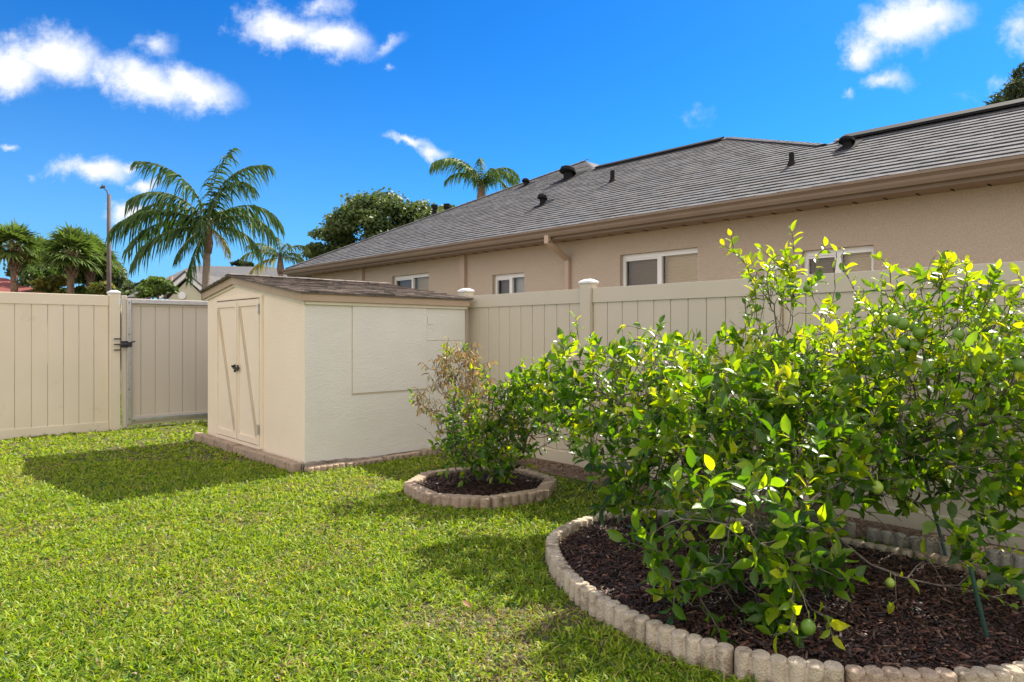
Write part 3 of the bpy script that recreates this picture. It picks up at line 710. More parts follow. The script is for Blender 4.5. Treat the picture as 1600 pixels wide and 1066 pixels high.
# ------------------------------------------------------------------ neighbour's house
NE, NWALL, ZE, PIT = 7.29, 7.74, 2.868, .5
def roofpt(px, py, up=0):
    a = (px-800)/FPX; b_ = (HZ-py)/FPX; k = a*UX+UY
    D = 2.095/(.5*k-b_); X = a*D; n, w = nw(X, D); return n-NE, w
def house():
    root = empty('stucco_house', W(NWALL, 6), 'single storey tan stucco house with grey shingle roof beyond the long fence', 'house')
    wE = 15.33; wS = -5.0; m_of = lambda m: ZE+PIT*m
    R = lambda w, m, dz=0: (NE+m, w, m_of(m)+dz)
    wins = [(11.84, 10.57, 2.48, 1.10), (8.745, 7.96, 2.315, 1.10), (6.015, 4.766, 2.43, 1.2), (3.42, 2.655, 2.26, 1.1)]
    # wall with real openings
    b = MB(); cur = wE
    for (a, c, zt, h) in wins:
        b.box((NWALL, a, 0), (NWALL+.2, cur, 2.73)); b.box((NWALL, c, zt), (NWALL+.2, a, 2.73)); b.box((NWALL, c, 0), (NWALL+.2, a, zt-h)); cur = c
    b.box((NWALL, wS, 0), (NWALL+.2, cur, 2.73)); b.box((NWALL+.2, wE-.2, 0), (NWALL+9, wE, 2.73)); b.build('wall', 'stucco', root)
    for i, (a, c, zt, h) in enumerate(wins):
        zb = zt-h; nn = NWALL+.07; t = .045; mid = (a+c)/2
        f = MB(); f.box((nn, c, zt-t-.02), (nn+.05, a, zt-.001)); f.box((nn, c, zb+.001), (nn+.05, a, zb+t)); f.box((nn, c, zb+t), (nn+.05, c+t, zt-t-.02)); f.box((nn, a-t, zb+t), (nn+.05, a, zt-t-.02)); f.box((nn-.004, mid-.03, zb+t), (nn+.046, mid+.03, zt-t-.02))
        f.box((nn+.01, mid+.031, zt-t-.045), (nn+.04, a-t-.001, zt-t-.021)); f.box((nn+.01, mid+.031, zb+t), (nn+.04, mid+.05, zt-t-.046))
        wn = f.build('window', 'winframe', root)
        g = MB(); g.quad((nn+.03, c+t, zt-t), (nn+.03, a-t, zt-t), (nn+.03, a-t, zb+t), (nn+.03, c+t, zb+t)); g.build('pane', 'glass', wn)
        k_ = MB(); k_.box((nn+.1195, c-.1, zb-.1), (nn+.128, a+.1, zt+.1)); k_.build('dark_backing', 'ventm', wn)  # added dark sheet standing in for the unlit room behind the window
        for side, (x0, x1) in enumerate(((mid+.02, a-.03), (c+.03, mid-.02))):
            s = MB(); z = zt-.03; k = 0
            if i == 1 and side == 1:
                s.box((nn+.10, x0, zb), (nn+.11, x1, zt)); s.build('curtain', 'curtain', wn); continue
            while z > zb:
                s.add([(nn+.085, x0, z), (nn+.085, x1, z), (nn+.109, x1, z-.018), (nn+.109, x0, z-.018)], [(0, 1, 2, 3)]); z -= .026
            s.box((nn+.115, x0-.012, zb), (nn+.118, x1+.012, zt)); s.build('blind', 'screen' if side == 0 else 'blind', wn)
    # soffit, fascia, gutter
    b = MB(); b.box((NE+.05, wS, 2.715), (NWALL-.002, 15.73, 2.727)); 
    b.build('soffit', 'soffit', root)
    w = wS
    while w < 15.2: b = MB(); b.box((NE+.30, w, 2.709), (NE+.42, w+.014, 2.7145)); b.build('soffit_vent', 'ventm', root); w += .30
    b = MB(); b.box((NE+.03, wS, 2.70), (NE+.05, 15.75, ZE-.01)); b.box((NE+.051, 15.73, 2.70), (NE+9, 15.75, ZE-.01)); b.build('fascia', 'band', root)
    b = MB() # K-style gutter profile
    prof = [(.028, .0), (.028, -.118), (-.035, -.118), (-.052, -.085), (-.055, -.06), (-.075, -.035), (-.085, -.03), (-.085, -.002), (-.078, -.002), (-.078, -.028), (-.045, -.06), (-.03, -.11), (.022, -.11), (.022, 0)]
    P0 = [(NE+x, wS, ZE-.012+z) for x, z in prof]; b.slab(P0, (0, 15.80-wS, 0)); b.build('gutter', 'band', root)
    b = MB(); P0 = [(NE+.03, 15.76-x, ZE-.012+z) for x, z in prof]; b.slab(P0, (8, 0, 0)); b.build('gutter', 'band', root)
    # downspouts
    def spout(pts, sw=.04, sd=.03, m='spout'):
        b = MB()
        for p, q in zip(pts[:-1], pts[1:]):
            p, q = np.array(p, float), np.array(q, float); d = (q-p)/np.linalg.norm(q-p); side = np.array([0, 1, 0.]); side -= d*np.dot(side, d); side /= np.linalg.norm(side); up = np.cross(d, side)
            b.beam(p-d*.012, q+d*.012, side*sw, up*sd)
        b.build('downspout', m, root)
    spout([(NE-.03, 6.98, 2.75), (NE-.03, 6.98, 2.66), (NWALL-.035, 6.98, 2.44), (NWALL-.035, 6.98, 0)])
    spout([(NWALL-.036, 9.49, 2.71), (NWALL-.036, 9.49, 0)], .065); spout([(NWALL-.036, 12.96, 2.71), (NWALL-.036, 12.96, 0)], .065)
    spout([(NE+.1, 15.78, 2.76), (NE+.1, 15.78, 2.70), (NWALL+.1, 15.40, 2.50), (NWALL+.1, 15.40, 0)])
    # roof planes
    A = (10.67, 5.11); B = (9.30, 3.81); Cc = (6.216, 3.84); E = (3.71, 1.80); F_ = (3.62, 1.94); G = (wS, 1.94)
    poly = [(15.78, 0), A, B, Cc, E, F_, G, (wS, 0)]
    b = MB(); b.slab([R(w, m, -.01) for w, m in poly], (0, 0, -.04))
    rf = b.build('roof', 'shingle_flat', root)
    b = MB()
    def plane(P): b.slab(P, (0, 0, -.03))
    plane([R(15.78, 0), (NE+10.2, 15.78, ZE), R(*A)]); za = m_of(A[1]); zb_ = m_of(3.82)
    plane([R(*A), (NE+9, A[0], za), (NE+9, B[0], zb_), (NE+B[1], B[0], zb_)])
    plane([R(*A), (NE+10.2, 15.78, ZE), (NE+9, A[0], za)])
    plane([(NE+3.82, B[0], zb_), (NE+7.6, B[0], ZE), (NE+7.6, Cc[0], ZE), (NE+3.84, Cc[0], zb_)])
    plane([R(*Cc), (NE+5.9, E[0], m_of(E[1])-.02), R(*E)])
    plane([R(F_[0], 1.94), (NE+4.2, F_[0], ZE), (NE+4.2, wS, ZE), R(wS, 1.94)])
    b.build('rear_slope', 'shingle_flat', rf)
    # shingle tabs on the visible slope
    pw = [p[0] for p in poly]; pm = [p[1] for p in poly]
    def spans(m):
        xs = []
        for i in range(len(poly)):
            (a, ma), (c, mc) = poly[i], poly[(i+1) % len(poly)]
            if (ma > m) != (mc > m): xs.append(a+(c-a)*(m-ma)/(mc-ma))
        xs.sort(); return [(xs[i], xs[i+1]) for i in range(0, len(xs)-1, 2)]
    V = []; C = []; r = random.Random(9); ex = .135/1.118; m = -.02
    while m < 5.1:
        for (s0, s1) in spans(max(m+ex*.5, .005)):
            x = s0-.01; 
            while x < s1:
                x2 = min(x+r.choice([.14, .18, .24, .30, .36]), s1+.01); g = r.choice([.88, .94, 1.0, 1.06, 1.12, 1.18]); h = .009 if r.random() < .5 else .0125
                tint = r.uniform(-.04, .04)
                p0, p1, p2, p3 = (NE+m, x, m_of(m)-.004), (NE+m, x2, m_of(m)-.004), (NE+m, x2, m_of(m)+.004+h), (NE+m, x, m_of(m)+.004+h)
                V += [p0, p1, p2, p3, (NE+m+ex+.01, x2, m_of(m+ex)+.006), (NE+m+ex+.01, x, m_of(m+ex)+.006), p3, p2]
                C += [(.35, .35, .35)]*4+[(g*(1+tint), g, g*(1-tint))]*4; x = x2  # butt faces darkened: asphalt cut edge plus overlap shadow put into the colour
        m += ex
    V = Wa(V); k = len(V)//8; base = (np.arange(k)*8)[:, None, None]
    T = np.array([(0, 3, 2, 1), (6, 5, 4, 7)])[None]+base; T2 = np.array([(0, 5, 6), (1, 7, 4)])[None]+base
    link('shingle_courses', npmesh('shingle_courses', V, [T.reshape(-1, 4), T2.reshape(-1, 3)], np.array(C)), 'shingle', rf)
    # hip and ridge caps
    def caps(p, q, wd, dirs, seed, name='ridge_cap', mm='shingle'):
        b = MB(); p = np.array(p); q = np.array(q); L_ = np.linalg.norm(q-p); d = (q-p)/L_; s = 0; r = random.Random(seed)
        while s < L_:
            e = min(s+.19, L_); g = r.uniform(.7, 1.25); P, Q = p+d*s, p+d*e
            for dv in dirs:
                dv = np.array(dv)*wd
                b.slab([P+(0, 0, .026), Q+(0, 0, .018), Q+dv+(0, 0, .018), P+dv+(0, 0, .026)], (0, 0, .010), (g, g, g))
            s += .15
        b.build(name, mm, rf, attr=True)
    caps(R(15.78, 0), R(*A), .12, [(-.1, -1, -.05), (.9, .5, -.25)], 1)
    caps(R(*B), R(*Cc), .12, [(-.9, 0, -.45), (.9, 0, -.45)], 2); caps(R(*E), R(*Cc), .12, [(0, .9, 0), (0, -.8, -.45)], 3); caps(R(F_[0], 1.94), R(wS, 1.94), .12, [(-.9, 0, -.45), (.9, 0, -.45)], 4)
    b = MB(); zz = m_of(1.94)+.03
    b.slab([(NE+1.94-.17, wS, zz-.075), (NE+1.94, wS, zz+.01), (NE+1.94+.17, wS, zz-.075), (NE+1.94+.17, wS, zz-.045), (NE+1.94, wS, zz+.04), (NE+1.94-.17, wS, zz-.045)], (0, F_[0]-wS-.1, 0)); b.build('ridge_vent', 'ventm', rf)
    b = MB(); zz = m_of(3.82)+.03
    b.slab([(NE+3.82-.13, Cc[0]+.1, zz-.055), (NE+3.82, Cc[0]+.1, zz+.01), (NE+3.82+.13, Cc[0]+.1, zz-.055), (NE+3.82+.13, Cc[0]+.1, zz-.03), (NE+3.82, Cc[0]+.1, zz+.035), (NE+3.82-.13, Cc[0]+.1, zz-.03)], (0, B[0]-Cc[0]-.2, 0)); b.build('ridge_vent', 'ventm', rf)
    # vents and pipes
    def pipe(px, py, h, r_):
        m, w = roofpt(px, py); z = m_of(m); b = MB(); b.tube([(NE+m, w, z-.05), (NE+m, w, z+h)], r_, 12); b.tube([(NE+m, w, z-.02), (NE+m, w, z+.05)], [r_*1.9, r_*1.15], 12); b.build('vent_pipe', 'ventm', rf)
    def hood(px, py, s, h):
        m, w = roofpt(px, py); z = m_of(m); b = MB(); b.tube([(NE+m, w, z-.03), (NE+m, w, z+h*.7)], s*.55, 12)
        b.tube([(NE+m-s*.1, w, z+h*.5), (NE+m-s*.1, w, z+h*.55), (NE+m, w, z+h*.8), (NE+m+s*.1, w, z+h)], [s*.6, s*.98, s*.9, s*.5], 10); b.slab([(NE+m-s*1.6, w-s*1.3, m_of(m-s*1.6)+.012), (NE+m+s*1.8, w-s*1.3, m_of(m+s*1.8)+.012), (NE+m+s*1.8, w+s*1.3, m_of(m+s*1.8)+.012), (NE+m-s*1.6, w+s*1.3, m_of(m-s*1.6)+.012)], (0, 0, .006))
        b.build('roof_vent', 'ventm', rf)
    pipe(957, 284, .20, .04); pipe(1237, 258, .15, .032); hood(848, 320, .10, .20); hood(822, 290, .10, .16); hood(888, 279, .19, .24); hood(1324, 230, .10, .12)
    for dx, dh in ((0, 0), (.22, .02)):
        x, y, z = at(679, 332, 17.2); n, w = nw(x, y); b = MB(); b.tube([(n+dx, w-dx, z-.5), (n+dx, w-dx, z+.14+dh)], .06, 12); b.tube([(n+dx, w-dx, z+.10+dh), (n+dx, w-dx, z+.19+dh)], .085, 12); b.build('vent_pipe', 'ventm', rf)
house()

# ------------------------------------------------------------------ citrus trees
def colonize(starts, blobs, N, seed, step=.05, kill=.075, maxit=160):
    r = np.random.default_rng(seed); A = []; tagA = []
    tw = sum(b[2] for b in blobs)
    for bi, (c, rad, wt) in enumerate(blobs):
        k = int(N*wt/tw); u = r.normal(size=(k, 3)); u = unit(u)*(r.random((k, 1))**(.45)); A.append(np.array(c)+u*np.array(rad)); tagA += [bi]*k
    A = np.concatenate(A); A = A[A[:, 2] > .06]
    pos = []; par = []
    for st in starts:
        p0 = -1
        for q in st: pos.append(np.array(q, float)); par.append(p0); p0 = len(pos)-1
    pos = [*pos]; alive = np.ones(len(A), bool); near = np.full(len(A), 1e9); idx = np.zeros(len(A), int); done = 0
    for it in range(maxit):
        P = np.array(pos[done:]); 
        if len(P):
            d = np.linalg.norm(A[:, None]-P[None], axis=2); j = d.argmin(1); dm = d[np.arange(len(A)), j]; up = dm < near; near[up] = dm[up]; idx[up] = j[up]+done; done = len(pos)
        alive &= near > kill
        if not alive.any(): break
        ids = idx[alive]; Pa = np.array(pos); v = unit(A[alive]-Pa[ids]); new = 0
        acc = {}
        for i, vv in zip(ids, v):
            if i in acc: acc[i] += vv
            else: acc[i] = vv.copy()
        for i, vv in acc.items():
            pd = pos[i]-pos[par[i]] if par[i] >= 0 else np.array([0, 0, 1.]); pd = pd/(np.linalg.norm(pd)+1e-9)
            dd = vv/(np.linalg.norm(vv)+1e-9)+.55*pd+.28*r.normal(size=3); dd /= np.linalg.norm(dd)
            q = pos[i]+dd*step
            if q[2] < .09: q[2] = .09
            pos.append(q); par.append(i); new += 1
        if len(pos) > 14000: break
    return np.array(pos), np.array(par)
def radii(pos, par, tip=.0016, e=2.25, cap=.04):
    n = len(pos); s = np.zeros(n); ch = np.zeros(n, int)
    for i in range(n-1, -1, -1):
        if ch[i] == 0: s[i] = tip**e
        if par[i] >= 0: s[par[i]] += s[i]; ch[par[i]] += 1
    return np.minimum(s**(1/e), cap), ch
def seg_tubes(P, Q, r0, r1, ns=6):
    d = unit(Q-P); a = np.cross(d, np.array([.31, .2, .93])); a = unit(a); b = np.cross(d, a); V = []
    Q = Q+d*np.minimum(r1, .01)[:, None]*.5
    for k in range(ns):
        t = 2*math.pi*k/ns; o = a*math.cos(t)+b*math.sin(t); V.append(P+o*r0[:, None])
    for k in range(ns):
        t = 2*math.pi*k/ns; o = a*math.cos(t)+b*math.sin(t); V.append(Q+o*r1[:, None])
    V = np.stack(V, 1); F = np.array([(k, (k+1) % ns, ns+(k+1) % ns, ns+k) for k in range(ns)])
    T = F[None]+(np.arange(len(P))*2*ns)[:, None, None]; return V.reshape(-1, 3), T.reshape(-1, 4)
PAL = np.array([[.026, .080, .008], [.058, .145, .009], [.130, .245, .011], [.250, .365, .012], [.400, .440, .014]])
def citrus(name, label, starts, blobs, N, seed, leaf_len, per, fruit_pts, dry=None, cap=.04, step=.05, kill=.075, extra_shoots=None, extra_branches=None, dead=60, base=None):
    r = np.random.default_rng(seed+1)
    pos, par = colonize(starts, blobs, N, seed, step, kill); rad, ch = radii(pos, par, cap=cap)
    root = empty(name, (*base, .04), label, 'tree')
    i = np.where(par >= 0)[0]; V, T = seg_tubes(pos[par[i]], pos[i], np.minimum(rad[par[i]], rad[i]*1.25), rad[i])
    BR = [(V, T)]
    # shoots carry leaves
    pd = np.zeros_like(pos); pd[i] = pos[i]-pos[par[i]]; pd = unit(pd+1e-9)
    cand = np.where((rad < .0052))[0]; tips = ch[cand] == 0
    O = []; D = []; Nn = []; L_ = []; C = []; dryf = []
    TV = []; 
    zc = pos[:, 2]
    def shoot(p, d, nl, ll, young, isdry):
        d = unit((d+np.array([0, 0, .35])+.35*r.normal(size=3))[None])[0]; ls = .035+.02*nl*.6
        q = p+d*ls; TV.append((p, q))
        a = np.cross(d, r.normal(size=3)); a /= np.linalg.norm(a); b = np.cross(d, a); ph = r.random()*6.28
        for k in range(nl):
            t = (k+.6)/nl; ang = ph+k*2.4; rd = a*math.cos(ang)+b*math.sin(ang)
            up_ = np.array([0, 0, 1.])
            dl = rd*(1.0-.45*t)+d*(.30+.75*t)+up_*(.12 if not isdry else -.9)+.18*r.normal(size=3); dl /= np.linalg.norm(dl)
            nn = up_*.55+d*.9-rd*.35+.30*r.normal(size=3)
            O.append(p+d*ls*t); D.append(dl); Nn.append(nn); L_.append(ll*(.6+.75*r.random())*(1-.25*max(0, t-.8)))
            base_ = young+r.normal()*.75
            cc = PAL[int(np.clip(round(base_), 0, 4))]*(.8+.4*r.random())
            if isdry:
                cc = np.array([[.36, .22, .07], [.42, .30, .12], [.22, .13, .06], [.34, .34, .10], [.46, .38, .22]])[r.integers(5)]*(.8+.4*r.random())
            C.append(cc); dryf.append(isdry)
    zmax = 1.5
    for c_, tp in zip(cand, tips):
        p = pos[c_]
        if not tp and r.random() > .42: continue
        isd = False
        if dry is not None:
            for dc, dr, pr in dry:
                if np.linalg.norm((p-np.array(dc))/np.array(dr)) < 1 and r.random() < pr: isd = True
        nl = int(r.integers(per[0], per[1]+1)) if tp else int(r.integers(2, 5))
        q_ = np.array([[p[0]*1.0+p[2]*.7, p[1]*.8-p[2]*.9]]); gn = vnoise(q_, 5.5, 91)[0]*.6+vnoise(q_[:, ::-1]+p[2]*.5, 9.0, 92)[0]*.4
        if gn < (.445 if dry is None else .27) and r.random() < (.95 if tp else .99): continue
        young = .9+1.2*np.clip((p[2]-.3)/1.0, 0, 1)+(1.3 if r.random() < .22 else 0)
        shoot(p, pd[c_], nl, leaf_len*(.85 if p[2] > 1.2 else 1.05), young, isd)
    for (p, q, nl) in (extra_shoots or []):
        p = np.array(p, float); q = np.array(q, float); L0 = np.linalg.norm(q-p); k = max(2, int(L0/.07)); prev = p
        bend = r.normal(size=3)*.04
        for j in range(1, k+1):
            t = j/k; x = p+(q-p)*t+bend*math.sin(math.pi*t)+r.normal(size=3)*.006; TV.append((prev, x))
            if t > .22: shoot(x, unit((x-prev)[None])[0], nl, leaf_len*.82, 2.2+t, False)
            prev = x
    TVa = np.array([t[0] for t in TV]); TVb = np.array([t[1] for t in TV]); k = len(TVa)
    V, T = seg_tubes(TVa, TVb, np.full(k, .0026), np.full(k, .0015), 4); BR.append((V, T))
    O, D, Nn, L_, C, dryf = map(np.array, (O, D, Nn, L_, C, dryf))
    g = ~dryf
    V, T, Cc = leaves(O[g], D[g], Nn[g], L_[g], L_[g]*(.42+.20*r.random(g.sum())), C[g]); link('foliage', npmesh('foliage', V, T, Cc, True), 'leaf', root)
    if dryf.any():
        V, T, Cc = leaves(O[dryf], D[dryf], Nn[dryf], L_[dryf]*.85, L_[dryf]*.26, C[dryf], .35); link('dry_foliage', npmesh('dry_foliage', V, T, Cc, True), 'dryleaf', root)
    # dead bare twigs
    TV = []
    for _ in range(dead):
        c_ = cand[r.integers(len(cand))]; p = pos[c_]; d = unit((pd[c_]+r.normal(size=3)*.6+np.array([0, 0, .5]))[None])[0]
        for j in range(int(r.integers(3, 6))):
            q = p+d*.05; TV.append((p, q)); 
            if r.random() < .5: s_ = unit((d+r.normal(size=3)*.9)[None])[0]; TV.append((p, p+s_*.06))
            p = q; d = unit((d+r.normal(size=3)*.25)[None])[0]
    if TV:
        a = np.array([t[0] for t in TV]); b = np.array([t[1] for t in TV]); k = len(a)
        V, T = seg_tubes(a, b, np.full(k, .0022), np.full(k, .0012), 4); BR.append((V, T))
    if extra_branches:
        b = MB(world=True)
        for pts, r0_ in extra_branches: b.tube(pts, [r0_*(1-.6*i_/(len(pts)-1)) for i_ in range(len(pts))], 7)
        q4 = [f for f in b.f if len(f) == 4]; BR.append((np.array(b.v), np.array(q4)))
    kk = 0; Vs = []; Ts = []
    for V, T in BR: Vs.append(V); Ts.append(T+kk); kk += len(V)
    link('branches', npmesh('branches', np.concatenate(Vs), np.concatenate(Ts), None, True), 'bark', root)
    for (p, s, mm) in fruit_pts:
        b = MB(world=True); V = []; F = []; nu, nv = 14, 9
        for j in range(nv+1):
            ph = math.pi*j/nv; rr = math.sin(ph); zz = math.cos(ph)*(1.0+.10*abs(math.cos(ph))**6)
            for k_ in range(nu): V.append((rr*math.cos(6.2832*k_/nu)*s, rr*math.sin(6.2832*k_/nu)*s, zz*s*1.04))
        for j in range(nv):
            for k_ in range(nu): F.append((j*nu+k_, (j+1)*nu+k_, (j+1)*nu+(k_+1) % nu, j*nu+(k_+1) % nu))
        b.add(V, F); b.tube([(0, 0, s*.98), (s*.1, 0, s*1.35), (s*.1, .1*s, s*2.2)], .0018, 6)
        b.v = [(v[0]+p[0], v[1]+p[1], v[2]+p[2]) for v in b.v]; b.build('fruit', mm, root, smooth=True)
    return len(O), len(pos)

bx, by = 1.45, 3.72
big_starts = [
    [(bx, by, .05), (bx-.03, by+.02, .15), (bx-.10, by+.06, .26), (bx-.20, by+.14, .37), (bx-.32, by+.25, .48), (bx-.45, by+.38, .60), (bx-.58, by+.52, .72), (bx-.70, by+.64, .82)],
    [(bx+.05, by, .05), (bx+.07, by, .16), (bx+.13, by-.02, .29), (bx+.22, by-.05, .42), (bx+.34, by-.06, .54), (bx+.48, by-.05, .64), (bx+.64, by-.03, .70), (bx+.82, by-.02, .76), (bx+1.0, by-.05, .80)],
    [(bx+.02, by+.04, .05), (bx+.02, by+.07, .2), (bx+.03, by+.12, .38), (bx+.05, by+.16, .58), (bx+.04, by+.20, .80), (bx+.06, by+.22, 1.0)],
    [(bx-.04, by-.03, .05), (bx-.09, by-.12, .16), (bx-.16, by-.25, .27), (bx-.22, by-.38, .36), (bx-.28, by-.52, .42)],
    [(bx+.06, by+.05, .05), (bx+.16, by+.06, .22), (bx+.33, by+.10, .36), (bx+.55, by+.12, .45), (bx+.78, by+.15, .50), (bx+1.0, by+.14, .58)],
]
big_blobs = [((1.65, 3.95, .92), (.85, .65, .44), 10), ((.85, 4.45, .93), (.52, .5, .38), 6), ((.80, 4.05, .52), (.38, .35, .30), 2.6), ((1.00, 2.98, .40), (.42, .30, .33), 3.6), ((1.30, 3.55, .78), (.6, .45, .35), 5), ((1.28, 3.25, .60), (.35, .35, .28), 2.2),
             ((2.55, 3.55, 1.02), (.75, .60, .46), 8.5), ((1.55, 4.0, 1.50), (.22, .2, .22), .7), ((2.45, 3.6, 1.45), (.5, .3, .18), 1.6), ((2.05, 3.05, .34), (.28, .12, .12), .45), ((.42, 4.75, .95), (.28, .25, .28), 1.2), ((2.55, 3.35, .64), (.6, .4, .20), 3.6), ((1.75, 3.6, .62), (.5, .35, .22), 2.6), ((2.15, 3.75, 1.25), (.45, .35, .22), 1.6)]
def P3(px, py, D): return tuple(at(px, py, D))
big_shoots = [(P3(1230, 520, 4.0), P3(1145, 385, 3.95), 4), (P3(1230, 520, 4.0), P3(1240, 375, 4.05), 4), (P3(1240, 480, 4.0), P3(1200, 400, 4.0), 3), (P3(1290, 500, 3.9), P3(1275, 398, 3.9), 3), (P3(1290, 510, 3.9), P3(1308, 400, 3.9), 1), (P3(1395, 540, 3.7), P3(1318, 405, 3.85), 2),
              (P3(1375, 520, 3.7), P3(1392, 420, 3.7), 5), (P3(1490, 520, 3.4), P3(1480, 440, 3.4), 6), (P3(1520, 520, 3.4), P3(1545, 440, 3.4), 6), (P3(1600, 520, 3.3), P3(1595, 475, 3.3), 5), (P3(1190, 520, 4.1), P3(1180, 445, 4.1), 4),
              (P3(905, 590, 4.9), P3(900, 512, 4.9), 4), (P3(1060, 560, 4.5), P3(985, 510, 4.5), 2), (P3(1250, 700, 3.6), P3(1215, 640, 3.5), 4)]
big_shoots += [(P3(1240, 905, 2.77), P3(1290, 965, 2.62), 4), (P3(1240, 905, 2.77), P3(1235, 985, 2.62), 4), (P3(1100, 800, 3.4), P3(1040, 860, 3.1), 4), (P3(1215, 520, 4.0), P3(1212, 418, 4.1), 5), (P3(1185, 520, 4.1), P3(1200, 425, 4.2), 5), (P3(1235, 520, 4.0), P3(1225, 420, 4.1), 5), (P3(1475, 915, 2.95), P3(1590, 950, 2.8), 4), (P3(1475, 915, 2.95), P3(1560, 870, 2.9), 4), (P3(1475, 915, 2.95), P3(1500, 880, 3.0), 3), (P3(1391, 895, 3.0), P3(1400, 935, 2.95), 2)]
big_br = [([P3(1215, 850, 2.95), P3(1238, 900, 2.78), P3(1254, 930, 2.68), P3(1264, 962, 2.62)], .004), ([P3(1255, 800, 3.5), P3(1320, 850, 3.25), P3(1360, 882, 3.1), P3(1420, 905, 3.0), P3(1478, 917, 2.95)], .008), ([P3(1418, 904, 3.0), P3(1432, 885, 3.05), P3(1442, 878, 3.1)], .004)]
fr = [(P3(1396, 500, 3.45), .030, 'fruit'), (P3(1411, 506, 3.43), .030, 'fruit'), (P3(1430, 512, 3.5), .027, 'fruit'), (P3(1437, 520, 3.42), .032, 'fruit'), (P3(1413, 535, 3.46), .029, 'fruit'), (P3(1429, 540, 3.44), .031, 'fruit'), (P3(1261, 451, 3.8), .020, 'fruit'),
      (P3(1498, 523, 3.3), .028, 'fruit'), (P3(1593, 570, 3.1), .03, 'fruit'), (P3(1254, 872, 2.85), .030, 'fruit_y'), (P3(1370, 762, 3.1), .028, 'fruit_y'), (P3(1263, 980, 2.62), .028, 'fruit'), (P3(1391, 911, 2.95), .020, 'fruit_y'), (P3(867, 643, 4.8), .034, 'fruit_y'), (P3(1550, 560, 3.2), .028, 'fruit'), (P3(1450, 575, 3.3), .026, 'fruit')]
print('big', citrus('citrus_tree', 'large sprawling green citrus tree with limes growing in the large mulch bed', big_starts, big_blobs, 6000, 31, .074, (6, 9), fr, cap=.032, extra_shoots=big_shoots, extra_branches=big_br, dead=110, kill=.06, step=.045, base=(bx, by)))
sx, sy = -.26, 5.74
small_starts = [[(sx, sy, .04), (sx-.05, sy, .14), (sx-.10, sy, .24), (sx-.18, sy, .36), (sx-.24, sy, .50)], [(sx+.03, sy, .04), (sx+.08, sy-.02, .13), (sx+.15, sy-.03, .22), (sx+.24, sy-.04, .30), (sx+.35, sy-.05, .36)], [(sx+.01, sy+.02, .04), (sx, sy+.03, .2), (sx+.03, sy+.03, .36), (sx+.06, sy+.04, .5)], [(sx-.03, sy-.02, .04), (sx-.12, sy-.05, .12), (sx-.2, sy-.08, .18)]]
small_blobs = [((-.22, 5.72, .56), (.46, .38, .36), 7), ((.16, 5.60, .74), (.30, .3, .30), 3.2), ((-.45, 5.78, .98), (.26, .2, .24), 2.6), ((-.72, 5.75, .72), (.12, .12, .08), .5), ((.36, 5.35, .52), (.2, .2, .16), .6), ((-.22, 5.55, .30), (.34, .28, .14), 1.6)]
small_dry = [((-.52, 5.78, 1.06), (.30, .35, .38), .85), ((-.75, 5.75, .70), (.22, .3, .22), .8), ((-.25, 5.75, .95), (.20, .4, .25), .6), ((.2, 5.6, .55), (.22, .3, .10), .6), ((-.5, 5.7, .7), (.4, .5, .3), .3)]
print('small', citrus('citrus_tree', 'small citrus tree with browning dry leaves in the small ring bed by the shed', small_starts, small_blobs, 1800, 41, .060, (5, 8), [(P3(832, 596, 5.5), .03, 'fruit')], dry=small_dry, cap=.02, dead=40, kill=.055, step=.042, base=(sx, sy)))

def stake(p, q, label):
    b = MB(world=True); b.tube([p, q], .0085, 8); p = np.array(p); q = np.array(q)
    for k in range(1, 12): c = p+(q-p)*k/12; b.tube([c, c+(q-p)/np.linalg.norm(q-p)*.006], .0098, 8)
    o = b.build('plant_stake', 'stake', origin=tuple(p)); tag(o, label, 'plant stake')
stake((.735, 3.05, .03), (.83, 3.12, .26), 'short green plant stake leaning in the mulch left of the citrus')
stake((1.955, 2.80, .04), (1.88, 2.80, .36), 'green plant stake in the mulch under the right branches')
stake((2.40, 3.75, .03), (2.30, 3.85, .62), 'dark green stake standing behind the large citrus at its right')
def fallen(px, py, label, s=.04, c=(.45, .22, .12)):
    x, y = grd(px, py); O = np.array([[x, y, .055]]); V, T, C = leaves(O, np.array([[.85, -.3, -.15]]), np.array([[.1, -.5, .8]]), np.array([s]), np.array([s*.55]), np.array([c]), .5)
    V = V-O[0]; o = link('fallen_leaf', npmesh('fallen_leaf', V, T, C, True), 'dryleaf', None, tuple(O[0])); tag(o, label, 'leaf')
fallen(722, 958, 'orange brown fallen leaf lying on the lawn', .055)
fallen(1105, 985, 'pale tan dead leaf in the mulch near the front rim', .06, (.5, .34, .18)); bpy.data.objects[-1] if False else None
fallen(1583, 1000, 'small tan dead leaf on the mulch at the right', .05, (.5, .36, .22))
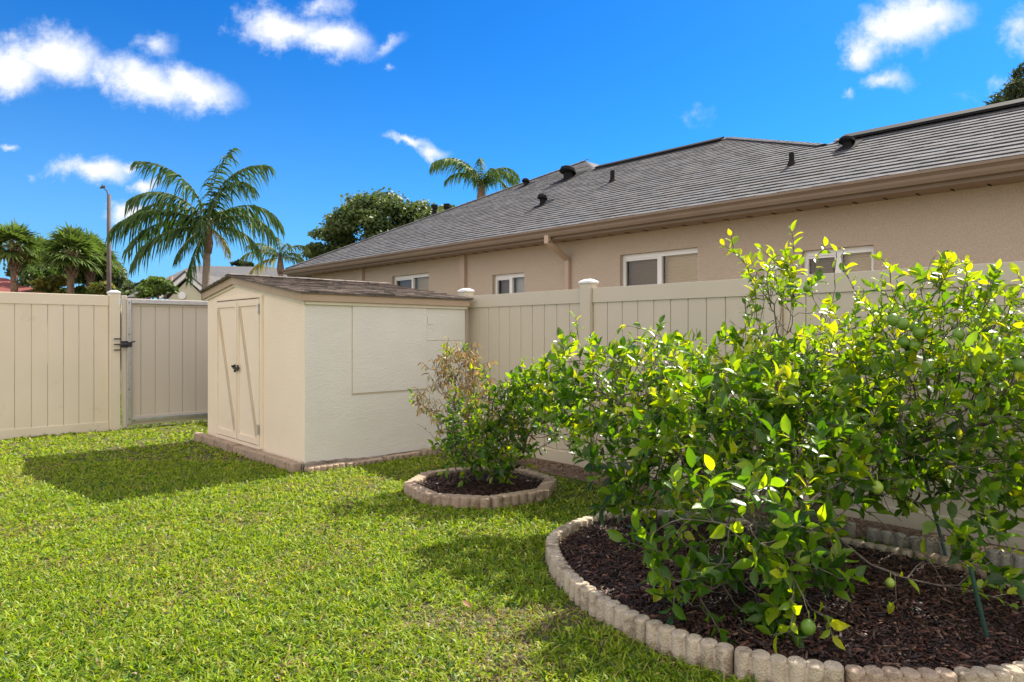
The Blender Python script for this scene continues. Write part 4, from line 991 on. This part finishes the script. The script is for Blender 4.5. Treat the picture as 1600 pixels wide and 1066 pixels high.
def gravel():
    r = np.random.default_rng(77); n = 2600; P = Wa(np.stack([4.70+.34*r.random(n), -.5+1.9*r.random(n), .006+.006*r.random(n)], 1))
    s = .006+.008*r.random(n); base = np.array([(1, 0, 0), (0, 1, 0), (-1, 0, 0), (0, -1, 0), (0, 0, .7)])
    V = P[:, None]+base[None]*s[:, None, None]*(.7+.6*r.random((n, 5, 1))); T = np.array([(0, 1, 4), (1, 2, 4), (2, 3, 4), (3, 0, 4)])[None]+(np.arange(n)*5)[:, None, None]
    C = np.array([.55, .42, .27])*(.5+.8*r.random(n))[:, None]
    tag(link('gravel', npmesh('gravel', V.reshape(-1, 3), T.reshape(-1, 3), np.repeat(C, 5, 0)), 'pebble'), 'tan gravel in the strip along the fence', 'gravel', kind='stuff')
    n = 4500; P = Wa(np.stack([4.66+.40*r.random(n), 1.3+5.0*r.random(n), .008+.012*r.random(n)], 1)); az = r.random(n)*6.28
    D = np.stack([np.cos(az), np.sin(az), .3*r.normal(size=n)], 1); S = np.stack([-np.sin(az), np.cos(az), .4*r.normal(size=n)], 1)
    C = np.array([[.20, .11, .07], [.11, .06, .04], [.30, .21, .14]])[r.integers(3, size=n)]
    V, T, C = blades(P, D, S, .02+.03*r.random(n), .006+.006*r.random(n), 0*az, C, 2)
    tag(link('leaf_litter', npmesh('leaf_litter', V, T, C), 'chip'), 'brown leaf litter along the foot of the shaded fence', 'leaf litter', kind='stuff')
gravel()

# ------------------------------------------------------------------ palms and background
def feather_palm(px, D, ybase_py, trunk_w, label, fronds, seed, leafc=(.055, .11, .02), z_top=None, lean=0, yellow=(), fscale=1):
    """fronds: list of (azimuth deg, start elevation deg, length, droop)"""
    x, y, zt = at(px, ybase_py, D); r = np.random.default_rng(seed); root = empty('palm_tree', (x, y, 0), label, 'palm tree')
    b = MB(world=True); k = 26; pts = []; rr = []
    for i in range(k+1):
        t = i/k; pts.append((x+lean*(t*t-1), y, zt*t)); rr.append(trunk_w*(1.15-.25*t+(.03 if i % 2 else 0)))
    b.tube(pts, rr, 14); tr = b.build('trunk', 'palmtrunk', root, smooth=True)
    b = MB(world=True)
    b.tube([(x, y, zt-.55), (x, y, zt-.25), (x, y, zt+.15), (x, y, zt+.55)], [trunk_w*.9, trunk_w*1.35, trunk_w*.95, trunk_w*.4], 12); b.build('crown_shaft', 'sabaltrunk', root, smooth=True)
    for fi, (az, el, L_, dr) in enumerate(fronds):
        L_ *= fscale if abs(el) < 74 else 1
        az = math.radians(az); el = math.radians(el); h = np.array([math.sin(az), -math.cos(az)*1.0, 0]); n = 46; ts = np.linspace(0, 1, n); P = []; p = np.array([x, y, zt+.25]); e = el
        for t in ts: P.append(p.copy()); e = el-dr*t**1.25; p = p+L_/n*(h*math.cos(e)+np.array([0, 0, math.sin(e)]))
        P = np.array(P); T_ = unit(np.gradient(P, axis=0)); side = np.cross(T_, np.array([0, 0, 1.])); side = unit(side+1e-6)
        O = []; Dd = []; S = []; Ln = []; 
        for s_ in (-1, 1):
            for rep in range(1):
                for i in range(5, n):
                    t = ts[i]; ll = min(L_, 2.7)*.20*(math.sin(math.pi*min(1, t*.8+.12))**.6)*(.8+.35*r.random()); d = side[i]*s_*.75+T_[i]*(.5+.5*t)+np.array([0, 0, -.25-.35*r.random()])+.20*r.normal(size=3)
                    O.append(P[i]+T_[i]*r.random()*L_/n); Dd.append(d/np.linalg.norm(d)); Ln.append(ll); S.append(np.cross(d, side[i]*s_+np.array([0, 0, .8])+.5*r.normal(size=3)))
        O, Dd, S, Ln = map(np.array, (O, Dd, S, Ln)); m = len(O); c = np.array(leafc)*(.65+.7*r.random((m, 1)))
        if fi in yellow: c = np.array([.32, .27, .06])*(.7+.5*r.random((m, 1)))
        V, T, C = blades(O, Dd, unit(S), Ln, np.full(m, L_*.022), .5+.9*r.random(m), c, 4, 1.3)
        fo = link('frond', npmesh('frond', V, T, C), 'frond', root)
        b = MB(world=True); b.tube(list(P[::5])+[P[-1]], [max(.006, trunk_w*.16*(1-i/12)) for i in range(len(P[::5])+1)], 6); b.build('rachis', 'palmleafstem', fo)
    return root
M['palmleafstem'] = mat('palm_stem', (.20, .24, .06), .5, (.26, .26, .09), 4)
qf = [(50, 87, 2.75, 1.35), (80, 84, 3.0, 1.75), (60, 76, 2.7, 2.1), (-80, 80, 3.0, 1.5), (-60, 62, 2.7, 1.9), (95, 52, 2.7, 2.0), (80, 30, 2.6, 1.6), (-90, 50, 3.0, 1.9), (-75, 34, 3.1, 1.6), (-100, 20, 3.2, 1.3), (-70, 0, 2.6, 1.2), (110, 8, 2.0, 1.5), (70, -25, 1.3, .9),
      (180, 55, 2.4, 2.0), (140, 60, 2.4, 2.2), (-150, 40, 2.3, 2.0), (15, 35, 1.7, 2.2), (-12, -52, 1.9, .4), (-35, -30, 1.6, .7)]
feather_palm(325, 20, 367, .105, 'tall feathery queen palm standing beyond the gate and shed', qf, 51, (.065, .12, .035), lean=.12, yellow=(12,), fscale=.94)
feather_palm(752, 30, 300, .15, 'feathery palm top rising just behind the neighbour roof', [(80, 70, 2.2, 2.3), (60, 50, 2.2, 2.0), (-80, 75, 2.9, 2.2), (-60, 60, 2.8, 1.7), (0, 80, 2.0, 2.0), (100, 75, 2.0, 2.6), (30, 60, 2.0, 2.2), (-20, 60, 1.8, 2.1), (-100, 60, 2.0, 2.0), (120, 50, 1.8, 2.2), (180, 50, 2, 2)], 52, (.085, .15, .035))
feather_palm(438, 33, 412, .13, 'pale young palm behind the far grey roof', [(80, 60, 1.9, 1.9), (-80, 62, 1.9, 1.7), (-60, 35, 2.0, 1.5), (60, 30, 1.8, 1.5), (10, 75, 1.7, 1.6), (-100, 5, 2.2, 1.4), (120, 20, 1.7, 1.8), (-30, 60, 1.6, 2), (40, 70, 1.6, 2)], 53, (.13, .17, .04), yellow=(5,))

def fan_palm(px, py, D, tr_w, label, seed, nf=34, size=1.0, lean=0):
    x, y, zt = at(px, py, D); r = np.random.default_rng(seed); root = empty('palm_tree', (x, y, 0), label, 'palm tree', 'cabbage palms beyond the left fence')
    b = MB(world=True); k = 20; b.tube([(x+lean*(i/k)**2-lean, y, zt*i/k) for i in range(k+1)], [tr_w*(1+.06*(i % 2)) for i in range(k+1)], 12); b.build('trunk', 'sabaltrunk', root, smooth=True)
    b = MB(world=True)
    for i in range(46):
        a = i*2.4; z = zt-1.1+1.2*i/46; rr = tr_w*1.05; p = np.array([x+rr*math.cos(a), y+rr*math.sin(a), z]); q = p+np.array([math.cos(a)*.11, math.sin(a)*.11, .26]); b.tube([p, q], [.06, .025], 5)
    b.build('boots', 'sabaltrunk', root)
    for i in range(nf):
        el = math.radians(88-120*((i+.5)/nf)**.9); az = i*2.39996+r.random()*.3; h = np.array([math.cos(az), math.sin(az), 0]); d = h*math.cos(el)+np.array([0, 0, math.sin(el)]); L0 = size*(.55+.2*r.random())
        O0 = np.array([x, y, zt]); c = O0+d*L0; c[2] -= .05; sd = unit(np.cross(d, np.array([0, 0, 1.])+.01)[None])[0]; up = np.cross(sd, d)
        ns = 26; ang = np.linspace(-1.9, 1.9, ns); Dd = np.array([d*math.cos(a)+sd*math.sin(a)+up*(.12-.25*abs(math.sin(a))) for a in ang])+.04*r.normal(size=(ns, 3)); Dd = unit(Dd)
        S = np.array([-d*math.sin(a)+sd*math.cos(a) for a in ang]); Ln = size*(.62+.25*np.cos(ang*.7))*(.85+.25*r.random(ns))
        cc = np.array([.13, .19, .05]) if (el > -.45 or i % 3) else np.array([.22, .20, .08]); cc = cc*(.7+.6*r.random())*(.8+.4*r.random((ns, 1)))
        V, T, C = blades(np.repeat(c[None], ns, 0), Dd, S, Ln, np.full(ns, size*.11), .12+.35*r.random(ns), cc, 3, 1.3)
        V2, T2 = V, T
        link('frond', npmesh('frond', V2, T2, C), 'frond', root)
        if i == 0: st = MB(world=True)
        st.tube([O0, c], .02, 4)
    st.build('leaf_stalks', 'palmleafstem', root)
fan_palm(22, 385, 30, .135, 'leftmost cabbage palm, beside the red tiled roof', 61, 26, .95)
fan_palm(112, 395, 30, .14, 'fullest cabbage palm with rough shaggy boots, left of the lamp pole', 62, 30, 1.0, .1)
fan_palm(140, 402, 31.5, .12, 'slimmer cabbage palm right behind the lamp pole', 63, 26, .95)
fan_palm(62, 405, 34, .14, 'dark half hidden cabbage palm between the two left palms', 64, 22, 1.0)

def tree(name, label, base, trunk_h, clumps, nleaf, ls, cols, seed, cat_='tree', group=None, elong=1.6):
    """clumps: (centre xyz, radii) world"""
    r = np.random.default_rng(seed); root = empty(name, (base[0], base[1], 0), label, cat_, group)
    b = MB(world=True); p0 = np.array([base[0], base[1], 0.]); top = p0+np.array([0, 0, trunk_h]); tw = max(.05, trunk_h*.045)
    b.tube([p0, p0*.5+top*.5+np.array([.05, 0, 0]), top], [tw*1.3, tw, tw*.8], 10)
    for (c, rad) in clumps:
        c = np.array(c); m = (top+c)/2+r.normal(size=3)*.12*np.array(rad); b.tube([top-np.array([0, 0, .1*trunk_h]), m, c], [tw*.6, tw*.35, tw*.12], 6)
    b.build('trunk', 'treebark', root, smooth=True)
    vol = np.array([np.prod(c[1])**.67 for c in clumps]); vol /= vol.sum(); O = []; C = []; Nn = []
    for (c, rad), f in zip(clumps, vol):
        # sub clumps over the clump's surface give gaps and an uneven outline
        ns = 16; u = unit(r.normal(size=(ns, 3))); u[:, 2] = np.abs(u[:, 2])*.9-.15; sc = np.array(c)+u*np.array(rad)*(.55+.35*r.random((ns, 1))); k = int(nleaf*f)
        j = r.integers(ns, size=k); v = r.normal(size=(k, 3)); v = unit(v)*(r.random((k, 1))**.5); P = sc[j]+v*np.array(rad)*.38*(.7+.6*r.random((k, 1)))
        O.append(P); cc = np.array(cols)[r.integers(len(cols), size=ns)][j]*(.7+.6*r.random((k, 1))); C.append(cc); Nn.append(v*.6+np.array([0, 0, .5])+.6*r.normal(size=(k, 3)))
    O = np.concatenate(O); C = np.concatenate(C); Nn = unit(np.concatenate(Nn)); k = len(O)
    D = unit(np.cross(Nn, r.normal(size=(k, 3)))); S = np.cross(Nn, D); L_ = ls*(.6+.8*r.random(k)); a = D*L_[:, None]*.5; s_ = S*(L_/elong)[:, None]*.5
    V = np.stack([O-a, O+s_+Nn*(.06*L_)[:, None], O+a, O-s_+Nn*(.06*L_)[:, None]], 1); T = np.array([(0, 1, 2), (0, 2, 3)])[None]+(np.arange(k)*4)[:, None, None]
    link('crown', npmesh('crown', V.reshape(-1, 3), T.reshape(-1, 3), np.repeat(C, 4, 0)), 'tleaf', root)
def cl(px, py, rx, ry, D, dd=0): c = at(px, py, D+dd); return (tuple(c), (rx*D/FPX, rx*D/FPX*.9, ry*D/FPX))
oakc = [[.12, .175, .045], [.08, .125, .035], [.17, .22, .07], [.10, .15, .045]]
tree('oak_tree', 'broad rounded oak tree behind the left end of the neighbour roof', at(600, 400, 34)[:2], 3.2, [cl(600, 335, 60, 42, 34), cl(650, 345, 45, 36, 34, 1), cl(560, 352, 48, 34, 34, -1), cl(520, 375, 36, 24, 34), cl(610, 380, 70, 32, 34), cl(500, 392, 26, 14, 34), cl(690, 350, 40, 30, 34), cl(540, 400, 60, 20, 34, 1)], 30000, .20, oakc, 71)
tree('leafy_tree', 'small leafy tree top peeking over the ridge right of the oak', at(700, 400, 36)[:2], 5, [cl(700, 333, 22, 14, 36), cl(720, 340, 20, 14, 36)], 2500, .25, oakc, 72)
tree('leafy_tree', 'dark leafy tree above the roof at the right edge of the photo', at(1600, 300, 26)[:2], 7, [cl(1590, 150, 40, 28, 26), cl(1605, 120, 26, 22, 26), cl(1620, 165, 40, 30, 26), cl(1565, 165, 22, 14, 26), cl(1600, 190, 70, 36, 26), cl(1640, 215, 60, 40, 26)], 8000, .30, [[.06, .085, .035], [.09, .115, .05]], 73, elong=5)
tree('leafy_tree', 'tiny far tree above the grey gable roof', at(376, 420, 48)[:2], 3, [cl(372, 412, 9, 6, 48), cl(386, 415, 9, 6, 48)], 700, .3, [[.04, .06, .03]], 74)
tree('leafy_shrub', 'bright green bushy shrub just over the gate', at(246, 460, 15)[:2], 1.6, [cl(238, 455, 24, 14, 15), cl(262, 452, 16, 14, 15), cl(245, 440, 14, 10, 15), cl(228, 462, 14, 8, 15)], 4200, .09, [[.12, .20, .03], [.16, .24, .04], [.09, .15, .03]], 75, 'shrub')
tree('thin_tree', 'sparse thin tree between the lamp pole and the grey roof', at(225, 445, 24)[:2], 1.9, [cl(218, 446, 10, 5, 24), cl(205, 450, 7, 4, 24), cl(226, 440, 6, 4, 24)], 420, .10, [[.05, .08, .03]], 76)
shrubs = [(35, 432, 22, 18, 36, 'dark'), (62, 440, 22, 22, 33, 'mid'), (85, 430, 26, 30, 34, 'mid'), (75, 448, 22, 14, 31, 'yel'), (128, 440, 16, 24, 32, 'lit'), (152, 425, 22, 32, 33, 'grey'), (172, 438, 18, 24, 33, 'grey'), (158, 455, 16, 9, 30, 'yel'), (190, 452, 16, 9, 34, 'dark'), (112, 425, 30, 30, 36, 'dark'), (48, 420, 18, 24, 36, 'mid')]
pc = dict(dark=[[.05, .09, .022], [.075, .12, .03]], mid=[[.12, .20, .04], [.09, .15, .035]], yel=[[.26, .24, .04], [.14, .18, .04]], lit=[[.18, .28, .05], [.12, .20, .04]], grey=[[.12, .17, .08], [.15, .20, .10]])
slab_ = ['dark green shrub behind the red roof by the leftmost palm', 'dense green shrub at the foot of the left palms', 'tall leafy bush between the two main cabbage palms', 'yellow green shrub low between the palms', 'bright broad leaved plant between the two right palms', 'grey green bush behind the lamp pole', 'grey green bush right of the lamp pole', 'small yellowish plant at the foot of the lamp pole', 'low dark shrub between lamp pole and grey roof', 'dark bush behind the fullest palm', 'green bush behind the leftmost palm']
for i, (px, py, rx, ry, D, c) in enumerate(shrubs):
    tree('leafy_shrub', slab_[i], at(px, py, D)[:2], 1.4, [cl(px, py-4, rx*1.2, ry*1.25, D), cl(px+rx*.5, py-ry*.6, rx*.7, ry*.7, D, .5), cl(px-rx*.4, py-ry*.2, rx*.6, ry*.7, D, -.4), cl(px, 460, rx*1.15, 13, D)], 3400, .26, pc[c], 80+i, 'shrub', 'shrubs beyond the left fence', 2.6)

def lamp():
    x, y, z = at(170, 304, 25); root = empty('street_lamp', (x, y, 0), 'tall slim brown street lamp pole left of the queen palm', 'street lamp')
    b = MB(world=True); b.tube([(x, y, 0), (x, y, z)], [.095, .062], 12); b.build('pole', 'pole', root, smooth=True)
    b = MB(world=True); b.tube([(x-.02, y, z-.04), (x-.08, y, z+.13), (x-.20, y, z+.25)], .022, 6); b.build('arm', 'pole', root)
    b = MB(world=True); b.tube([(x-.33, y, z+.225), (x-.25, y, z+.27), (x-.13, y, z+.295)], [.015, .055, .03], 8); b.tube([(x-.23, y, z+.29), (x-.23, y, z+.37)], [.035, .012], 8); b.build('lamp_head', 'pole', root)
lamp()

def far_houses():
    # grey roofed house beyond the gate
    D = 32; root = empty('distant_house', tuple(at(330, 500, D)[:2])+(0,), 'distant house with grey hip roof and a white trimmed gable', 'house')
    p = lambda px, py, d: tuple(at(px, py, d))
    b = MB(world=True)
    L0, L1 = p(195, 468, 30), p(300, 418, 40); R1 = p(425, 420, 40); R0 = p(520, 450, 30)
    b.slab([L0, R0, R1, L1], (0, 0, .1)); x, y, z = p(195, 468, 30)
    b.slab([p(195, 468, 30), p(300, 418, 40), p(230, 468, 44)], (0, 0, -.1)); b.slab([R0, p(545, 468, 44), R1], (0, 0, -.1)); b.build('roof', 'farroof', root)
    b = MB(world=True); x0, y0, z0 = p(205, 468, 31); x1 = p(510, 468, 31)[0]; b.box((x0, y0, 0), (x1, y0+9, z0-.05)); b.build('wall', 'farwall', root)
    # gable: porch in front
    g = MB(world=True); a, c, t = p(262, 468, 27), p(322, 468, 27), p(288, 438, 27); g.prism([(a[0], a[1]), (c[0], a[1]), (c[0], a[1]+4), (a[0], a[1]+4)], 0, a[2]); 
    g.slab([a, c, (t[0]+.1, t[1], t[2])], (0, 4, 0)); g.build('gable_wall', 'farwall', root)
    g = MB(world=True)
    for q, w_ in ((a, -1), (c, 1)):
        tt = np.array([t[0]+.1, t[1]-.15, t[2]+.10]); qq = np.array([q[0]+w_*.35, q[1]-.15, q[2]-.10]); g.slab([tt, qq, qq+(0, 0, .20), tt+(0, 0, .20)], (0, .12, 0))
    g.build('gable_trim', 'white', root)
    g = MB(world=True)
    for q, w_ in ((a, -1), (c, 1)):
        tt = np.array([t[0]+.1, t[1]-.2, t[2]+.31]); qq = np.array([q[0]+w_*.45, q[1]-.2, q[2]+.06]); g.slab([tt, qq, qq+(0, 7, 0), tt+(0, 7, 0)], (0, 0, .06))
    g.build('gable_roof', 'farroof', root)
    g = MB(world=True); v = p(285, 462, 27); g.tube([(v[0], v[1]-.06, v[2]), (v[0], v[1]+.02, v[2])], .15, 16); g.build('gable_vent', 'white', root)
    for q in ((267, 440), (292, 436), (350, 440)):
        g = MB(world=True); v = p(*q, 33.8); g.tube([(v[0], v[1], v[2]-.3), (v[0], v[1], v[2]+.25)], .09, 8); g.build('vent_pipe', 'pinkpipe', root)
    # second grey roof, nearer, beside the stucco house
    root = empty('distant_house', tuple(at(440, 500, 24)[:2])+(0,), 'distant grey roof seen just left of the stucco house corner', 'house')
    b = MB(world=True); b.slab([p(418, 447, 24), p(490, 447, 24), p(500, 424, 30), p(456, 428, 30)], (0, 0, .08)); b.slab([p(418, 447, 24), p(456, 428, 30), p(440, 440, 34)], (0, 0, -.08)); b.build('roof', 'farroof', root)
    b = MB(world=True); v = p(422, 450, 24.2); b.box((v[0], v[1], 0), (v[0]+1.6, v[1]+6, v[2])); b.build('wall', 'farwall', root)
    # red roof, left
    root = empty('distant_house', tuple(at(-20, 500, 33)[:2])+(0,), 'distant house with a red tiled roof at the left edge', 'house')
    b = MB(world=True); b.slab([p(-160, 466, 29), p(84, 466, 29), p(10, 438, 36), p(-60, 430, 36)], (0, 0, .1)); b.slab([p(84, 466, 29), p(100, 462, 42), p(10, 438, 36)], (0, 0, -.08)); b.build('roof', 'redroof', root)
    v0, v1 = p(-150, 467, 29.5), p(70, 467, 29.5); b = MB(world=True); b.box((v0[0], v0[1], 0), (v1[0], v0[1]+8, v0[2]-.02)); b.build('wall', 'farwall', root)
far_houses()
